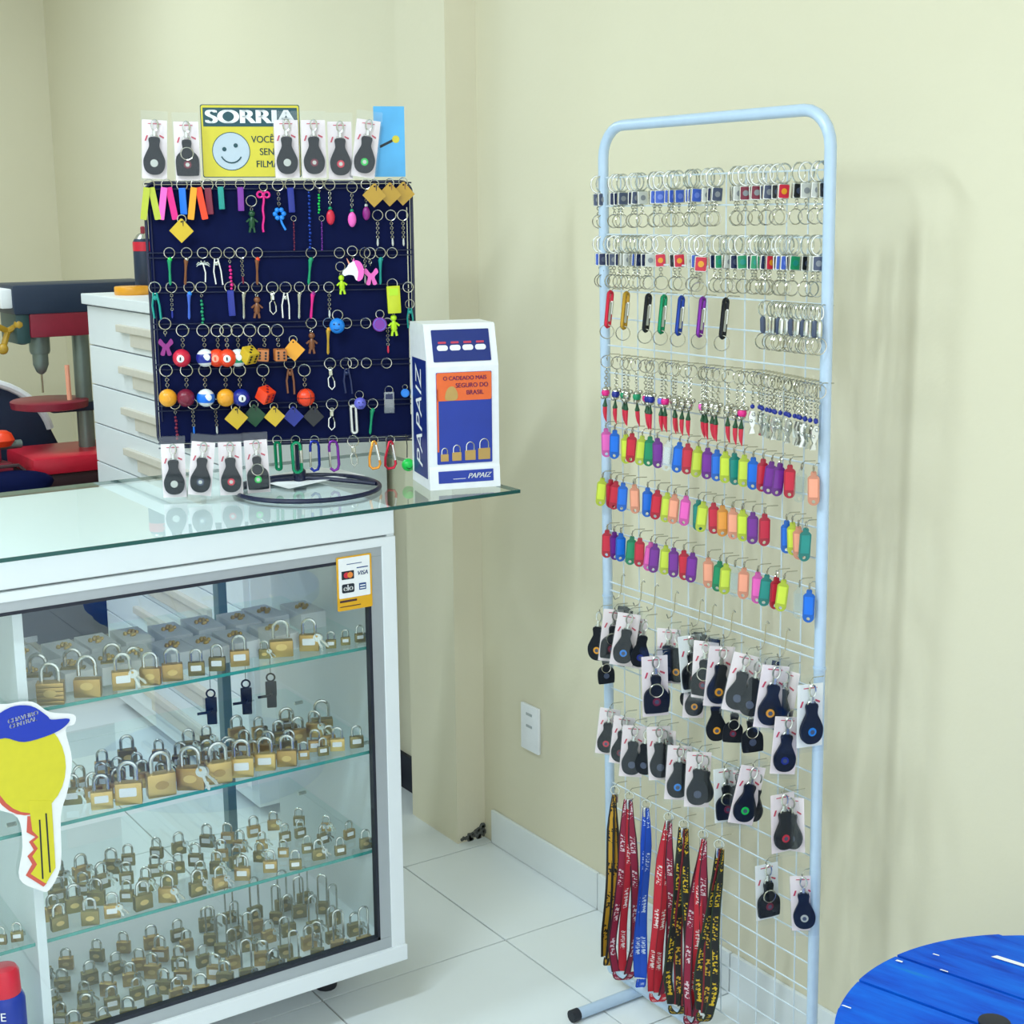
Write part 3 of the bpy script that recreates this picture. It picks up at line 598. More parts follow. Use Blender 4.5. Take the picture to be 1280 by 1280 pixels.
# row 3: carabiners and snap fobs
for (xt, yt, xb, yb, c) in [(130, 940, 95, 1115, 'red'), (208, 945, 183, 1115, 'gold'), (315, 955, 280, 1140, 'black'), (390, 960, 355, 1145, 'green'), (475, 965, 450, 1140, 'blue'), (578, 970, 545, 1165, 'purple'), (690, 975, 655, 1170, 'black')]:
    q = rk(730+xt/3.879, 120+yt/3.879, .02); hook(q)
    make('carabiner', q, R(18), 'carabiner', c+' carabiner key ring on the third row of the rack', 'carabiner', 'carabiners on the third row', ('m_'+c, 'm_silver'), 1.12, R(9))
for i, x in enumerate([865, 905, 925, 945, 965, 985, 1005, 1025, 1045, 1065, 1085, 1105, 1125, 1145]):
    q = rk(730+x/3.879, 120+(1000+(x-865)*.07)/3.879, .02); hook(q)
    make('snap_fob', q, A(-40, -10), 'snap_hook_fob', 'silver snap hook fob at the right end of the third row', 'key ring', 'silver snap hook fobs', ('steel' if i % 3 else 'c_slate',), 1.05, A(-3, 3))
# row 4: chili and fish charms
ch = [(158, 0), (232, 1), (280, 2), (320, 3), (365, 2), (432, 0), (468, 1), (490, 1), (560, 4), (585, 0), (630, 3), (662, 3), (728, 3), (772, 3), (848, 5), (868, 3), (888, 3)]
bc = ['c_hotpink', 'c_dkblue', 'c_green', 'c_silver', 'c_lilac', 'c_pink']
chl = [(730+x/5.82, i) for x, i in ch] + [(880+x/5.565, i) for x, i in ((50, 3), (100, 3), (160, 3), (235, 3), (278, 0))]
for j, (u, i) in enumerate(chl):
    v = 444+(u-757)*.115; q = rk(u+2, v, .02); hook(q)
    make('chili', q, A(-45, 10), 'chili_charm', 'red chili charm with a '+{'c_hotpink': 'pink', 'c_dkblue': 'blue', 'c_green': 'green', 'c_silver': 'silver', 'c_lilac': 'lilac', 'c_pink': 'rose'}[bc[i]]+' bead on the fourth row', 'key ring', 'chili charms on the fourth row', (bc[i] if bc[i] != 'c_silver' else 'chrome',), 1.04, A(-4, 4))
for j in range(20):
    u = 942+j*4.4; v = 464+(u-942)*.20; q = rk(u, v, .02); hook(q)
    make('fish', q, A(-110, 50), 'fish_charm', 'silver fish charm with a blue bead right of the chili charms', 'key ring', 'silver fish charms', ('c_dkblue',), 1.0, A(-6, 6))
# three rows of plastic key tags
c6 = lambda x, y: (730+x/4.925, 530+y/4.925)
c7 = lambda x, y: (880+x/4.741, 530+y/4.741)
T1 = [(c6(135, 25), 'pink'), (c6(190, 35), 'blue'), (c6(258, 62), 'ygreen'), (c6(297, 55), 'red'), (c6(360, 70), 'ygreen'), (c6(408, 75), 'green'), (c6(452, 85), 'purple'), (c6(525, 100), 'clear'), (c6(590, 110), 'blue'), (c6(640, 118), 'red'), (c6(705, 135), 'ygreen'), (c6(762, 145), 'purple'),
      (c7(78, 150), 'blue'), (c7(128, 160), 'ygreen'), (c7(180, 170), 'teal'), (c7(240, 180), 'ygreen'), (c7(293, 195), 'blue'), (c7(352, 205), 'red'), (c7(403, 220), 'purple'), (c7(453, 230), 'purple'), (c7(510, 240), 'red'), (c7(580, 265), 'clear'), (c7(650, 280), 'peach')]
T2 = [(c6(115, 330), 'ygreen'), (c6(165, 340), 'red'), (c6(198, 350), 'red'), (c6(242, 360), 'blue'), (c6(310, 370), 'peach'), (c6(392, 390), 'blue'), (c6(455, 405), 'red'), (c6(515, 420), 'ygreen'), (c6(560, 430), 'peach'), (c6(630, 440), 'pink'), (c6(705, 465), 'teal'), (c6(737, 475), 'ygreen'),
      (c7(57, 465), 'red'), (c7(110, 480), 'orange'), (c7(172, 495), 'peach'), (c7(230, 505), 'ygreen'), (c7(290, 520), 'purple'), (c7(360, 530), 'red'), (c7(490, 570), 'blue'), (c7(525, 580), 'ygreen'), (c7(560, 605), 'peach'), (c7(605, 615), 'teal')]
T3 = [(c6(143, 650), 'red'), (c6(187, 662), 'purple'), (c6(227, 670), 'blue'), (c6(297, 690), 'green'), (c6(345, 700), 'red'), (c6(413, 725), 'pink'), (c6(440, 735), 'purple'), (c6(505, 745), 'ygreen'), (c6(553, 760), 'purple'), (c6(615, 775), 'red'), (c6(670, 790), 'purple'), (c6(765, 820), 'peach'),
      (c7(95, 810), 'green'), (c7(132, 825), 'ygreen'), (c7(185, 840), 'clear'), (c7(238, 850), 'peach'), (c7(320, 875), 'pink'), (c7(375, 890), 'teal'), (c7(430, 905), 'red'), (c7(475, 920), 'ygreen'), (c7(567, 960), 'clear'), (c7(625, 980), 'blue')]
CN = dict(ygreen='lime yellow', clear='clear', dkblue='dark blue')
for row, T in (('top', T1), ('middle', T2), ('bottom', T3)):
    for (uv, c) in T:
        q = rk(uv[0], uv[1], .022); h = q.copy(); h.z += .010; hook(h)
        thin = c in ('ygreen', 'peach', 'pink', 'clear')
        make('key_tag', q, A(-55, -20) if not thin else A(-65, -30), 'key_tag', CN.get(c, c)+' plastic key tag in the '+row+' row of tags', 'key tag', row+' row of plastic key tags', ('clear' if c == 'clear' else 'c_'+c, 'clear' if c == 'clear' else 'rim_'+c), 1.0, A(-3, 6))
# leather fob packs
EM = ['c_red', 'c_skyblue', 'c_dkblue', 'c_amber', 'c_slate', 'c_brightgreen', 'c_orangered', 'c_silver']
EN = dict(c_red='red', c_skyblue='light blue', c_dkblue='dark blue', c_amber='gold', c_slate='grey', c_brightgreen='green', c_orangered='orange', c_silver='silver', c_maroon='maroon')
P = [  # u, v top, kind, emblem, tilt deg, off, rz, scale
    (750, 764, 'fob_round', 'c_amber', -2, .03, -60, 1.0), (755, 806, 'fob_square', 'c_slate', 3, .02, -20, .8), (769, 762, 'pack_square', 'c_maroon', -6, .035, -32, .98), (787, 767, 'pack_round', 'c_skyblue', -9, .04, -35, .98),
    (806, 776, 'fob_round', 'c_dkblue', -8, .03, -30, .9), (818, 820, 'pack_square', 'c_maroon', 2, .085, -25, 1.08), (836, 786, 'pack_round', 'c_slate', 1, .04, -55, .98), (848, 790, 'fob_round', 'c_amber', 0, .03, -60, .95), (862, 794, 'pack_square', 'c_maroon', 5, .05, -22, 1.0),
    (883, 802, 'pack_square', 'c_maroon', -2, .05, -55, 1.0), (870, 838, 'pack_round', 'c_amber', -3, .03, -30, .85), (903, 808, 'pack_round', 'c_amber', -5, .05, -28, 1.03), (894, 862, 'fob_round', 'c_amber', 2, .03, -30, .95), (920, 872, 'fob_square', 'c_maroon', -5, .03, -30, .82),
    (937, 878, 'fob_square', 'c_slate', 4, .04, -25, .9), (934, 818, 'pack_round', 'c_slate', -11, .05, -45, 1.0), (949, 826, 'fob_round', 'c_slate', -9, .04, -55, 1.0), (970, 832, 'pack_round', 'c_amber', -7, .055, -30, 1.03), (984, 838, 'pack_round', 'c_slate', -8, .035, -60, 1.0),
    (985, 896, 'pack_round', 'c_dkblue', -4, .05, -30, .95), (1013, 855, 'pack_round', 'c_skyblue', 1, .04, -18, 1.02),
    (763, 886, 'pack_round', 'c_red', -6, .04, -45, .90), (781, 896, 'pack_round', 'c_maroon', -6, .04, -45, .92), (793, 907, 'pack_round', 'c_slate', -4, .045, -35, .98), (809, 912, 'fob_round', 'c_slate', -3, .035, -60, .9), (823, 908, 'pack_round', 'c_slate', 3, .045, -35, 1.0),
    (850, 932, 'pack_round', 'c_skyblue', -3, .045, -35, 1.0), (874, 940, 'pack_round', 'c_slate', -2, .045, -35, 1.0), (906, 960, 'pack_square', 'c_maroon', 3, .05, -22, .96), (924, 964, 'pack_round', 'c_slate', -4, .03, -60, .9), (942, 958, 'pack_round', 'c_brightgreen', -12, .055, -25, 1.0),
    (978, 992, 'pack_round', 'c_red', 3, .05, -15, 1.0), (958, 1080, 'pack_square', 'c_maroon', 3, .04, -15, .98), (1003, 1095, 'pack_round', 'c_silver', 4, .02, -40, .95)]
P += [(777, 765, 'pack_round', 'c_slate', -6, .02, -62, .95), (796, 772, 'pack_round', 'c_slate', -6, .02, -58, .95), (828, 822, 'fob_square', 'c_slate', -2, .06, -62, .95), (872, 798, 'pack_round', 'c_slate', 3, .03, -62, .95), (893, 806, 'pack_square', 'c_slate', -3, .03, -62, .95),
      (914, 812, 'fob_round', 'c_slate', -4, .03, -66, .95), (862, 832, 'fob_round', 'c_slate', 0, .02, -50, .8), (957, 830, 'pack_round', 'c_slate', -8, .03, -64, .95), (833, 912, 'pack_round', 'c_slate', 2, .03, -70, .9), (861, 936, 'fob_round', 'c_slate', -2, .03, -62, .9),
      (884, 944, 'fob_round', 'c_slate', -2, .03, -62, .9), (950, 966, 'fob_round', 'c_slate', -8, .04, -60, .9), (990, 996, 'pack_round', 'c_slate', 3, .03, -62, .92)]
for i, (u, v, k, em, tl, off, rz, sc) in enumerate(P):
    q = rk(u, v, off); h = q.copy(); h.z += .008; place('hook', hook_me, 'chrome', rack, h-ro)
    blk = 'upper' if v < 880 else ('lower' if v < 975 else 'lowest')
    kn = {'pack_round': 'bagged black teardrop fob', 'pack_square': 'bagged black square fob', 'fob_round': 'loose black teardrop fob', 'fob_square': 'loose black square fob'}[k]
    make(k, q, R(rz), 'leather_key_fob', kn+' with '+EN[em]+' emblem in the '+blk+' fob row', 'key fob', 'black leather key fobs on the rack', (em, 'c_slate', 'card' if i % 4 else 'paper'), sc, R(-tl))
# lanyards
def ribbon(path, w, tdir, th=.0009):
    b = MB(); n = len(path); vs = []; fs = []
    for i, (p_, a) in enumerate(zip(path, tdir)):
        d = Vector((math.cos(a), math.sin(a), 0)); nn = Vector((-math.sin(a), math.cos(a), 0)); p_ = Vector(p_)
        ws = w*(.35+.65*min(1, i/3)) if i < 3 else w
        for sx, sy in ((-1, -1), (1, -1), (1, 1), (-1, 1)): vs.append(p_+d*ws*.5*sx+nn*th*sy)
    for i in range(n-1):
        for k in range(4): fs.append((i*4+k, i*4+(k+1) % 4, i*4+4+(k+1) % 4, i*4+4+k))
    fs += [(3, 2, 1, 0), tuple((n-1)*4+k for k in range(4))]
    return b.add(vs, fs)
def put_ribbon(name, b, m_, e):
    o = obj(name, b, m_, e, True); me = o.data; n = len(b.v)//4; uvl = me.uv_layers.new(name='UVMap')
    for lp_ in me.loops:
        i_, k_ = divmod(lp_.vertex_index, 4); uvl.data[lp_.index].uv = ((0, 1, 1, 0)[k_], i_/(n-1))
    return o
rl = random.Random(5)
def lanyard(u, v, ub, vb, mats, width, label):
    top = rk(u, v, .03); bot = rk(ub, vb, .03); e = empty('lanyard', top, 0, label, 'lanyard', 'neck lanyards at the bottom of the rack'); hook(top+Vector((0, 0, .004)))
    D = bot-top
    obj('ring', MB().ring((0, 0, -.008), .009, .0014, 'x', 14, 5).xf(Matrix.Rotation(R(40), 4, 'Z')), 'steel', e)
    obj('clip', MB().bbox(-.006, .006, -.003, .003, -.034, -.014, .0012).xf(Matrix.Rotation(R(-25), 4, 'Z')), 'steel', e)
    n = 15; k = len(mats)
    for j, m_ in enumerate(mats):
        ph = rl.uniform(0, 6); side = (j-(k-1)/2)
        pts = []; an = []
        for i in range(n):
            t = i/(n-1); sp = math.sin(PI*min(1, t*1.0))**.7 if t < .9 else math.sin(PI*.9)**.7*(1-(t-.9)*6)
            off = side*width*(.25+.9*t if t < .85 else 1.0-(t-.85)*3)
            loc_ = Vector((0, 0, -.016)) + Vector((D.x*t, D.y*t, (D.z+.016)*t))
            loc_ += Vector((.83, -.556, 0))*(off+.003*math.sin(t*7+ph)) + Vector((-.556, -.83, 0))*(.004*j+.004*math.sin(t*5+ph*2))
            pts.append(loc_); an.append(R(-30)+.5*math.sin(t*4+ph)+.15*side)
        put_ribbon('ribbon', ribbon(pts, .0175, an), m_, e)
    # folded loop at the bottom
    lp = [Vector((D.x, D.y, D.z)) + Vector((.83, -.556, 0))*(width*(k-1)*.42*math.cos(a)) + Vector((0, 0, .018*math.sin(a))) + Vector((-.5, -.8, 0))*.006 for a in [PI+PI*i/8 for i in range(9)]]
    put_ribbon('ribbon_fold', ribbon([p_ for p_ in lp], .016, [R(-30)]*9), mats[0], e)
lanyard(769, 983, 760, 1195, ['rib_gold', 'rib_gold'], .014, 'yellow and black lanyard nearest the left post of the rack')
lanyard(787, 990, 778, 1213, ['rib_maroon', 'rib_red', 'rib_maroon'], .021, 'crimson patterned lanyard second from the left post')
lanyard(808, 1000, 800, 1222, ['rib_blue', 'rib_blue'], .010, 'bright blue lanyard hanging on the rack')
lanyard(836, 1016, 822, 1240, ['rib_red', 'rib_red', 'rib_maroon'], .017, 'plain red lanyard right of the blue one')
lanyard(855, 1025, 846, 1255, ['rib_black', 'rib_black2', 'rib_black'], .017, 'black lanyard with yellow print between two red lanyards')
lanyard(879, 1038, 864, 1268, ['rib_maroon', 'rib_red', 'rib_maroon'], .015, 'maroon lanyard second from the right')
lanyard(899, 1050, 879, 1264, ['rib_black', 'rib_black2', 'rib_black'], .013, 'rightmost black lanyard with yellow dashes')

# ================================================================== KEY CHAIN BOARD ON THE COUNTER
BA = R(24); BP = Vector((-.627, -.251, 0)); BN = Vector((-math.sin(BA), -math.cos(BA), 0)); BD = Vector((math.cos(BA), -math.sin(BA), 0))
def bd(u, v, off=.012): return onp(u, v, BP+BN*off, BN)
board = empty('key_chain_board', (BP.x, BP.y, GZ), -BA, 'dark blue wire key chain stand with a round base on the counter', 'display stand')
bx0, bx1, bz0, bz1 = -.278, .242, .083, .600
obj('panel', MB().bbox(bx0+.004, bx1-.004, -.002, .003, bz0+.004, bz1-.004, .001), 'navy', board, False)
fo = rrect(bx0, bx1, bz0, bz1, .022, 5)
obj('frame', MB().tube([(x, -.002, z) for x, z in fo], .0032, 6, closed=True), 'navy_wire', board)
obj('side_wire', MB().tube([(bx1-.010, -.004, bz0+.05), (bx1-.010, -.004, bz1-.05)], .0016, 5), 'steel', board); obj('side_wire', MB().tube([(bx0+.010, -.004, bz0+.05), (bx0+.010, -.004, bz1-.05)], .0016, 5), 'navy_wire', board)
bw = MB().tube([(bx0, -.005, 0), (bx1, -.005, 0)], .0016, 5).mesh('wire')
ROWV = [229, 314, 357, 402, 452, 503, 549]
for v in ROWV:
    z = bd(360, v, .005).z-GZ
    place('wire', bw, 'navy_wire', board, (0, 0, z)); place('wire', bw, 'navy_wire', board, (0, 0, z-.010))
obj('pole', MB().tube([(0, .008, .004), (0, .008, bz1-.02)], .008, 10), 'navy_wire', board)
obj('pole_collar', MB().lathe([(.013, .0), (.013, .022), (.009, .026)], 12, (0, .008, .0)), 'navy_wire', board)
obj('base_ring', MB().ring((.012, -.100, .0052), .143, .0048, 'z', 40, 8), 'navy_wire', board)
obj('base_bar', MB().tube([(-.125, -.085, .0052), (-.05, -.005, .0052), (0, .008, .007), (.05, -.005, .0052), (.150, -.085, .0052)], .0045, 8), 'navy_wire', board)

# ---- kinds on the board
ringb = lambda r=.0105, a='y': MB().ring((0, 0, -r*.9), r, .0011, a, 16, 5)
kind('b_ring', [('ring', ringb(.0105), 'chrome')])
kind('b_straps', [('ring', ringb(), 'chrome')] + [('strap', MB().prism(rrect(-.0062, .0062, -.062, 0, .002), -.0015, .0015).xf(Matrix.Translation((sx*.004, -.003+sx*.001, -.014)) @ Matrix.Rotation(-sx*.16, 4, 'Y')), m_) for sx, m_ in ((-1, '@0'), (1, '@1'))])
kind('b_strap', [('ring', ringb(), 'chrome'), ('strap', MB().bbox(-.0068, .0068, -.004, .003, -.066, -.015, .002), '@0')])
def beads(n, r, z0):
    b = MB()
    for i in range(n): b.sphere((.0006*((i % 3)-1), -.003, z0-i*r*2.1), r*(1 if i % 2 else .75), 8, 6)
    return b
kind('b_beads', [('ring', ringb(), 'chrome'), ('chain', chain_mb(-.022, 3, .004), 'chrome'), ('beads', beads(7, .0034, -.036), '@0')])
kind('b_longbeads', [('ring', ringb(), 'chrome'), ('beads', beads(16, .0034, -.024), '@0')])
kind('b_stick', [('ring', ringb(), 'chrome'), ('stick', MB().lathe([(.001, -.072), (.0028, -.068), (.0022, -.045), (.0034, -.030), (.0044, -.024), (.002, -.019)], 8).xf(Matrix.Translation((0, -.003, 0)) @ Matrix.Rotation(.06, 4, 'Y')), '@0'), ('knob', MB().sphere((.0, -.003, -.022), .0045, 8, 6), '@1')])
kind('b_ball', [('ring', ringb(), 'chrome'), ('chain', chain_mb(-.021, 5, .0045), 'chrome'), ('ball', MB().sphere((0, -.012, -.055), .0152, 16, 10), '@0'), ('ball>number_disc', MB().lathe([(.0064, .0137), (.006, .0146), (.001, .0155)], 14, axis='y').xf(Matrix.Translation((0, -.012, -.055))), '@1'), ('ball>number', MB().prism(rrect(-.0012, .0012, -.003, .003, .0008), -.0005, 0).xf(Matrix.Translation((0, -.0277, -.055))), '@2')])
band = MB().lathe([(.0155*math.cos(a), .0155*math.sin(a)) for a in [(-.5+.1*i) for i in range(11)]], 18, (0, -.012, -.055))
kind('b_stripe', [('ring', ringb(), 'chrome'), ('chain', chain_mb(-.021, 5, .0045), 'chrome'), ('ball', MB().sphere((0, -.012, -.055), .0152, 16, 10), 'c_white'), ('ball>stripe', band, '@0'), ('ball>number_disc', MB().lathe([(.0060, .0139), (.0056, .0148), (.001, .0160)], 14, axis='y').xf(Matrix.Translation((.003, -.012, -.053))), '@1')])
def pips(s):
    b = MB()
    for x, z in [(-.5, -.5), (.5, -.5), (-.5, 0), (.5, 0), (-.5, .5), (.5, .5)]: b.prism(circle(x*s, z*s, s*.2, 8), -s-.0006, -s+.0002)
    q = len(b.v)
    for x, z in [(-.5, -.5), (.5, .5), (0, 0), (-.5, .5), (.5, -.5)]: b.prism(circle(x*s, z*s, s*.2, 8), -s-.0006, -s+.0002)
    b.xf(Matrix.Rotation(PI/2, 4, 'Z'), q)
    q = len(b.v)
    for x, z in [(-.5, -.5), (.5, .5), (0, 0)]: b.prism(circle(x*s, z*s, s*.2, 8), -s-.0006, -s+.0002)
    b.xf(Matrix.Rotation(-PI/2, 4, 'X'), q)
    return b
for nm, sd, rot in (('b_die', .0115, (.5, .35, .7)), ('b_die_flat', .0100, (.05, .05, .12))):
    mt = Matrix.Translation((0, -.014, -.050)) @ Matrix.Rotation(rot[0], 4, 'X') @ Matrix.Rotation(rot[1], 4, 'Y') @ Matrix.Rotation(rot[2], 4, 'Z')
    kind(nm, [('ring', ringb(), 'chrome'), ('chain', chain_mb(-.021, 4, .0045), 'chrome'), ('die', MB().bbox(-sd, sd, -sd, sd, -sd, sd, .0022).xf(mt), '@0'), ('die>pips', pips(sd).xf(mt), '@1')])
seam = MB().ring((0, -.012, -.055), .0154, .0006, 'y', 20, 4).ring((0, -.012, -.055), .0154, .0006, 'x', 20, 4).ring((0, -.012, -.055), .0154, .0006, 'z', 20, 4)
seam.xf(Matrix.Translation((0, -.012, -.055)) @ Matrix.Rotation(.5, 4, 'Z') @ Matrix.Translation((0, .012, .055)))
kind('b_basket', [('ring', ringb(), 'chrome'), ('chain', chain_mb(-.021, 5, .0045), 'chrome'), ('ball', MB().sphere((0, -.012, -.055), .0155, 16, 10), 'c_orangered'), ('ball>seams', seam, 'c_black')])
dia = [(0, -.053), (.0235, -.030), (.0015, -.0065), (-.0015, -.0065), (-.0235, -.030)]
kind('b_diamond', [('ring', ringb(.0085), 'chrome'), ('plate', MB().prism_hole(dia, circle(0, -.0125, .0019, 8)[::-1], -.0045, -.0025), '@0'), ('plate>slot_mark', MB().prism([(.002, -.010), (.0045, -.010), (.004, -.021), (.003, -.021)], -.0049, -.0044), '@1')])
kind('b_disc', [('ring', ringb(.0085), 'chrome'), ('disc', MB().lathe([(.0135, -.001), (.0145, .0), (.0145, .003), (.0135, .004)], 20, axis='y').xf(Matrix.Translation((0, -.002, -.028))), '@0'), ('disc>rim', MB().ring((0, -.006, -.028), .0115, .0008, 'y', 20, 4), '@1')])
kind('b_plate', [('ring', ringb(), 'chrome'), ('case', MB().bbox(-.0135, .0135, -.008, -.002, -.068, -.013, .002), '@0'), ('case>screen', MB().prism(rrect(-.009, .009, -.032, -.018, .001), -.0087, -.0079), '@1')])
kind('b_smile', [('ring', ringb(), 'chrome'), ('ball', MB().sphere((0, -.010, -.030), .0155, 16, 10), '@0'), ('ball>eyes', MB().sphere((-.005, -.0245, -.026), .0018, 6, 5).sphere((.005, -.0245, -.026), .0018, 6, 5), 'c_navy'), ('ball>mouth', MB().tube([(.0075*math.cos(a), -.0248+.003*abs(math.cos(a)), -.031+.0065*math.sin(a)) for a in [PI+PI*i/8 for i in range(9)]], .0008, 4), 'c_navy')])
kind('b_figure', [('ring', ringb(), 'chrome'), ('chain', chain_mb(-.021, 2, .0045), 'chrome'), ('figure', MB().sphere((0, -.004, -.034), .0065, 10, 7).lathe([(.003, -.062), (.0065, -.056), (.0055, -.046), (.003, -.040)], 8, (0, -.004, 0)).tube([(-.004, -.004, -.044), (-.011, -.005, -.050)], .002, 6).tube([(.004, -.004, -.044), (.011, -.005, -.050)], .002, 6).tube([(-.003, -.004, -.060), (-.005, -.004, -.070)], .0026, 6).tube([(.003, -.004, -.060), (.005, -.004, -.070)], .0026, 6), '@0')])
kind('b_bow', [('ring', ringb(.008), 'chrome'), ('bow', MB().ring((-.0065, -.004, -.022), .0055, .0022, 'y', 10, 5).ring((.0065, -.004, -.022), .0055, .0022, 'y', 10, 5).sphere((0, -.004, -.022), .0035, 8, 6), '@0'), ('tail', MB().tube([(.001*math.sin(i*1.3), -.004, -.024-.007*i) for i in range(11)], .0022, 6), '@0')])
fl_ = MB()
for i in range(6): fl_.sphere((.008*math.cos(i*PI/3), -.004, -.062+.008*math.sin(i*PI/3)), .0048, 8, 6)
kind('b_flower', [('ring', ringb(), 'chrome'), ('chain', chain_mb(-.021, 7, .0045), 'chrome'), ('flower', fl_, '@0'), ('tail', MB().tube([(0, -.003, -.066), (.004, -.003, -.080), (.010, -.003, -.092)], .0022, 6), '@0')])
kind('b_trigger', [('ring', ringb(.0115), 'chrome'), ('swivel', MB().lathe([(.002, -.036), (.0045, -.034), (.0045, -.026), (.0025, -.022)], 8).ring((0, 0, -.022), .004, .001, 'y', 10, 4), 'steel'), ('hook', MB().tube([(0, 0, -.034), (-.006, 0, -.040), (-.006, 0, -.056), (0, 0, -.063), (.006, 0, -.057), (.006, 0, -.046)], .0018, 6), 'steel'), ('gate', MB().tube([(.006, 0, -.046), (.003, 0, -.037)], .0014, 5), 'chrome')])
kind('b_chain', [('ring', ringb(), 'chrome'), ('chain', chain_mb(-.021, 8, .0045), 'chrome'), ('charm', MB().lathe([(.0008, -.070), (.0022, -.066), (.0018, -.058), (.001, -.055)], 6), '@0')])
kind('b_capsule', [('ring', ringb(), 'chrome'), ('chain', chain_mb(-.021, 7, .0045), 'chrome'), ('chain>crimp', MB().sphere((0, 0, -.055), .004, 8, 6), '@1'), ('capsule', MB().sphere((0, 0, 0), 1, 12, 8).xf(Matrix.Translation((0, -.004, -.072)) @ Matrix.Diagonal((.0085, .006, .015, 1))), '@0')])
kind('b_Dcara', [('ring', ringb(.009), 'chrome'), ('body', MB().tube([(-.002, 0, -.012), (-.010, 0, -.045), (-.010, 0, -.062), (-.004, 0, -.068), (.008, 0, -.066), (.012, 0, -.058), (.004, 0, -.014), (.001, 0, -.011)], .0028, 7, closed=True), '@0'), ('gate', MB().tube([(.004, -.0005, -.018), (.0105, -.0005, -.050)], .0030, 6), 'steel')])
kind('b_Jhook', [('ring', ringb(.009), 'chrome'), ('hook', MB().tube([(-.009, 0, -.032), (-.009, 0, -.02), (-.006, 0, -.012), (0, 0, -.010), (.006, 0, -.013), (.0085, 0, -.022), (.009, 0, -.060), (.006, 0, -.069), (-.002, 0, -.072), (-.009, 0, -.066)], .0030, 7), '@0'), ('gate', MB().tube([(-.009, 0, -.032), (-.0085, 0, -.064)], .0022, 6), 'chrome')])
kind('b_oval', [('ring', ringb(.009), 'chrome'), ('body', cara_mb(.0085, .062, .0034, -.010), '@0'), ('gate', MB().tube([(.0085, -.0005, -.030), (.0085, -.0005, -.056)], .0036, 6), 'chrome')])
kind('b_slim', [('ring', ringb(.009), 'chrome'), ('body', cara_mb(.005, .056, .0032, -.010), '@0')])
uni = smooth_poly([(-.022, -.052), (-.012, -.042), (-.008, -.036), (.004, -.030), (.016, -.034), (.022, -.048), (.018, -.066), (.006, -.070), (.001, -.060), (-.010, -.058), (-.019, -.060)], 3)
kind('b_unicorn', [('ring', ringb(), 'chrome'), ('chain', chain_mb(-.021, 3, .0045), 'chrome'), ('head', MB().prism(uni, -.012, -.004), 'c_white'), ('mane', MB().prism(smooth_poly([(.004, -.030), (.016, -.032), (.023, -.048), (.019, -.067), (.008, -.071), (.011, -.052)], 3), -.014, -.0119), 'c_pink'), ('horn', MB().tube([(-.006, -.008, -.038), (-.012, -.008, -.024)], [.0024, .0004], 6), 'c_peach'), ('ear', MB().tube([(.001, -.008, -.034), (.003, -.008, -.025)], [.003, .0008], 6), 'c_pink')])
kind('b_butterfly', [('ring', ringb(), 'chrome'), ('chain', chain_mb(-.021, 3, .0045), 'chrome'), ('wings', MB().prism(smooth_poly([(0, -.046), (.009, -.036), (.013, -.044), (.006, -.052), (.010, -.064), (.003, -.066), (0, -.056), (-.003, -.066), (-.010, -.064), (-.006, -.052), (-.013, -.044), (-.009, -.036)], 3)[::-1], -.005, -.002), '@0')])
palm = MB().tube([(0, -.003, -.030), (.004, -.003, -.048), (.003, -.003, -.066)], .0022, 6)
for a in (-.4, .3, 1.2, 2.0, 2.8, 3.5): palm.tube([(0, -.003, -.030), (.010*math.cos(a), -.003, -.030+.006*math.sin(a)), (.014*math.cos(a), -.003, -.034+.005*math.sin(a))], [.0018, .0018, .0006], 5)
kind('b_palm', [('ring', ringb(), 'chrome'), ('palm', palm, '@0')])
kind('b_tool', [('ring', ringb(.0115), 'chrome'), ('tool', MB().tube([(-.003, -.002, -.020), (-.007, -.002, -.045), (-.005, -.002, -.070)], .0022, 6).tube([(.003, -.003, -.020), (.007, -.003, -.045), (.008, -.003, -.072)], .0022, 6).sphere((0, -.002, -.030), .005, 8, 6), '@0')])
kind('b_cord', [('cord', MB().tube([(-.001, 0, .004), (0, 0, -.02), (-.002, 0, -.045)], .0012, 5), 'c_black'), ('ball', MB().sphere((-.001, -.002, -.060), .0135, 14, 9), '@0'), ('ball>mouth', MB().tube([(-.001+.006*math.cos(a), -.0150+.002*abs(math.cos(a)), -.061+.005*math.sin(a)) for a in [PI+PI*i/6 for i in range(7)]], .0008, 4), 'c_black')])
RN_ = {229: 'top', 314: 'second', 357: 'third', 402: 'fourth', 452: 'fifth', 503: 'sixth', 549: 'bottom'}
def B(row, u, kd, desc, *cols, dv=0, sc=1.0, off=.012, tilt=None):
    if kd == 'b_diamond' and row == 503: dv += 5
    q = bd(u, row-4+dv, off)
    make(kd, q, -BA+A(-10, 8), 'key_chain', desc+' on the '+RN_[row]+' row of the board', 'key chain', 'key chains on the blue board', cols, sc, A(-3, 3) if tilt is None else R(tilt))
r = 229
B(r, 186, 'b_straps', 'lime yellow double strap key chain', 'c_olive', 'c_olive'); B(r, 208, 'b_straps', 'pink double strap key chain', 'c_pink', 'c_hotpink'); B(r, 227, 'b_strap', 'blue strap key chain', 'c_blue')
B(r, 245, 'b_straps', 'orange double strap key chain', 'c_amber', 'c_orangered'); B(r, 259, 'b_strap', 'dark red strap key chain', 'c_maroon'); B(r, 275, 'b_strap', 'teal strap key chain', 'c_teal', sc=.85); B(r, 300, 'b_strap', 'purple strap key chain', 'c_purple', sc=.9)
B(r, 314, 'b_figure', 'dark green figure key chain', 'c_darkgreen', dv=20); B(r, 329, 'b_bow', 'hot pink bow key chain', 'c_hotpink', dv=4); B(r, 347, 'b_flower', 'blue flower key chain', 'c_skyblue', sc=1.05)
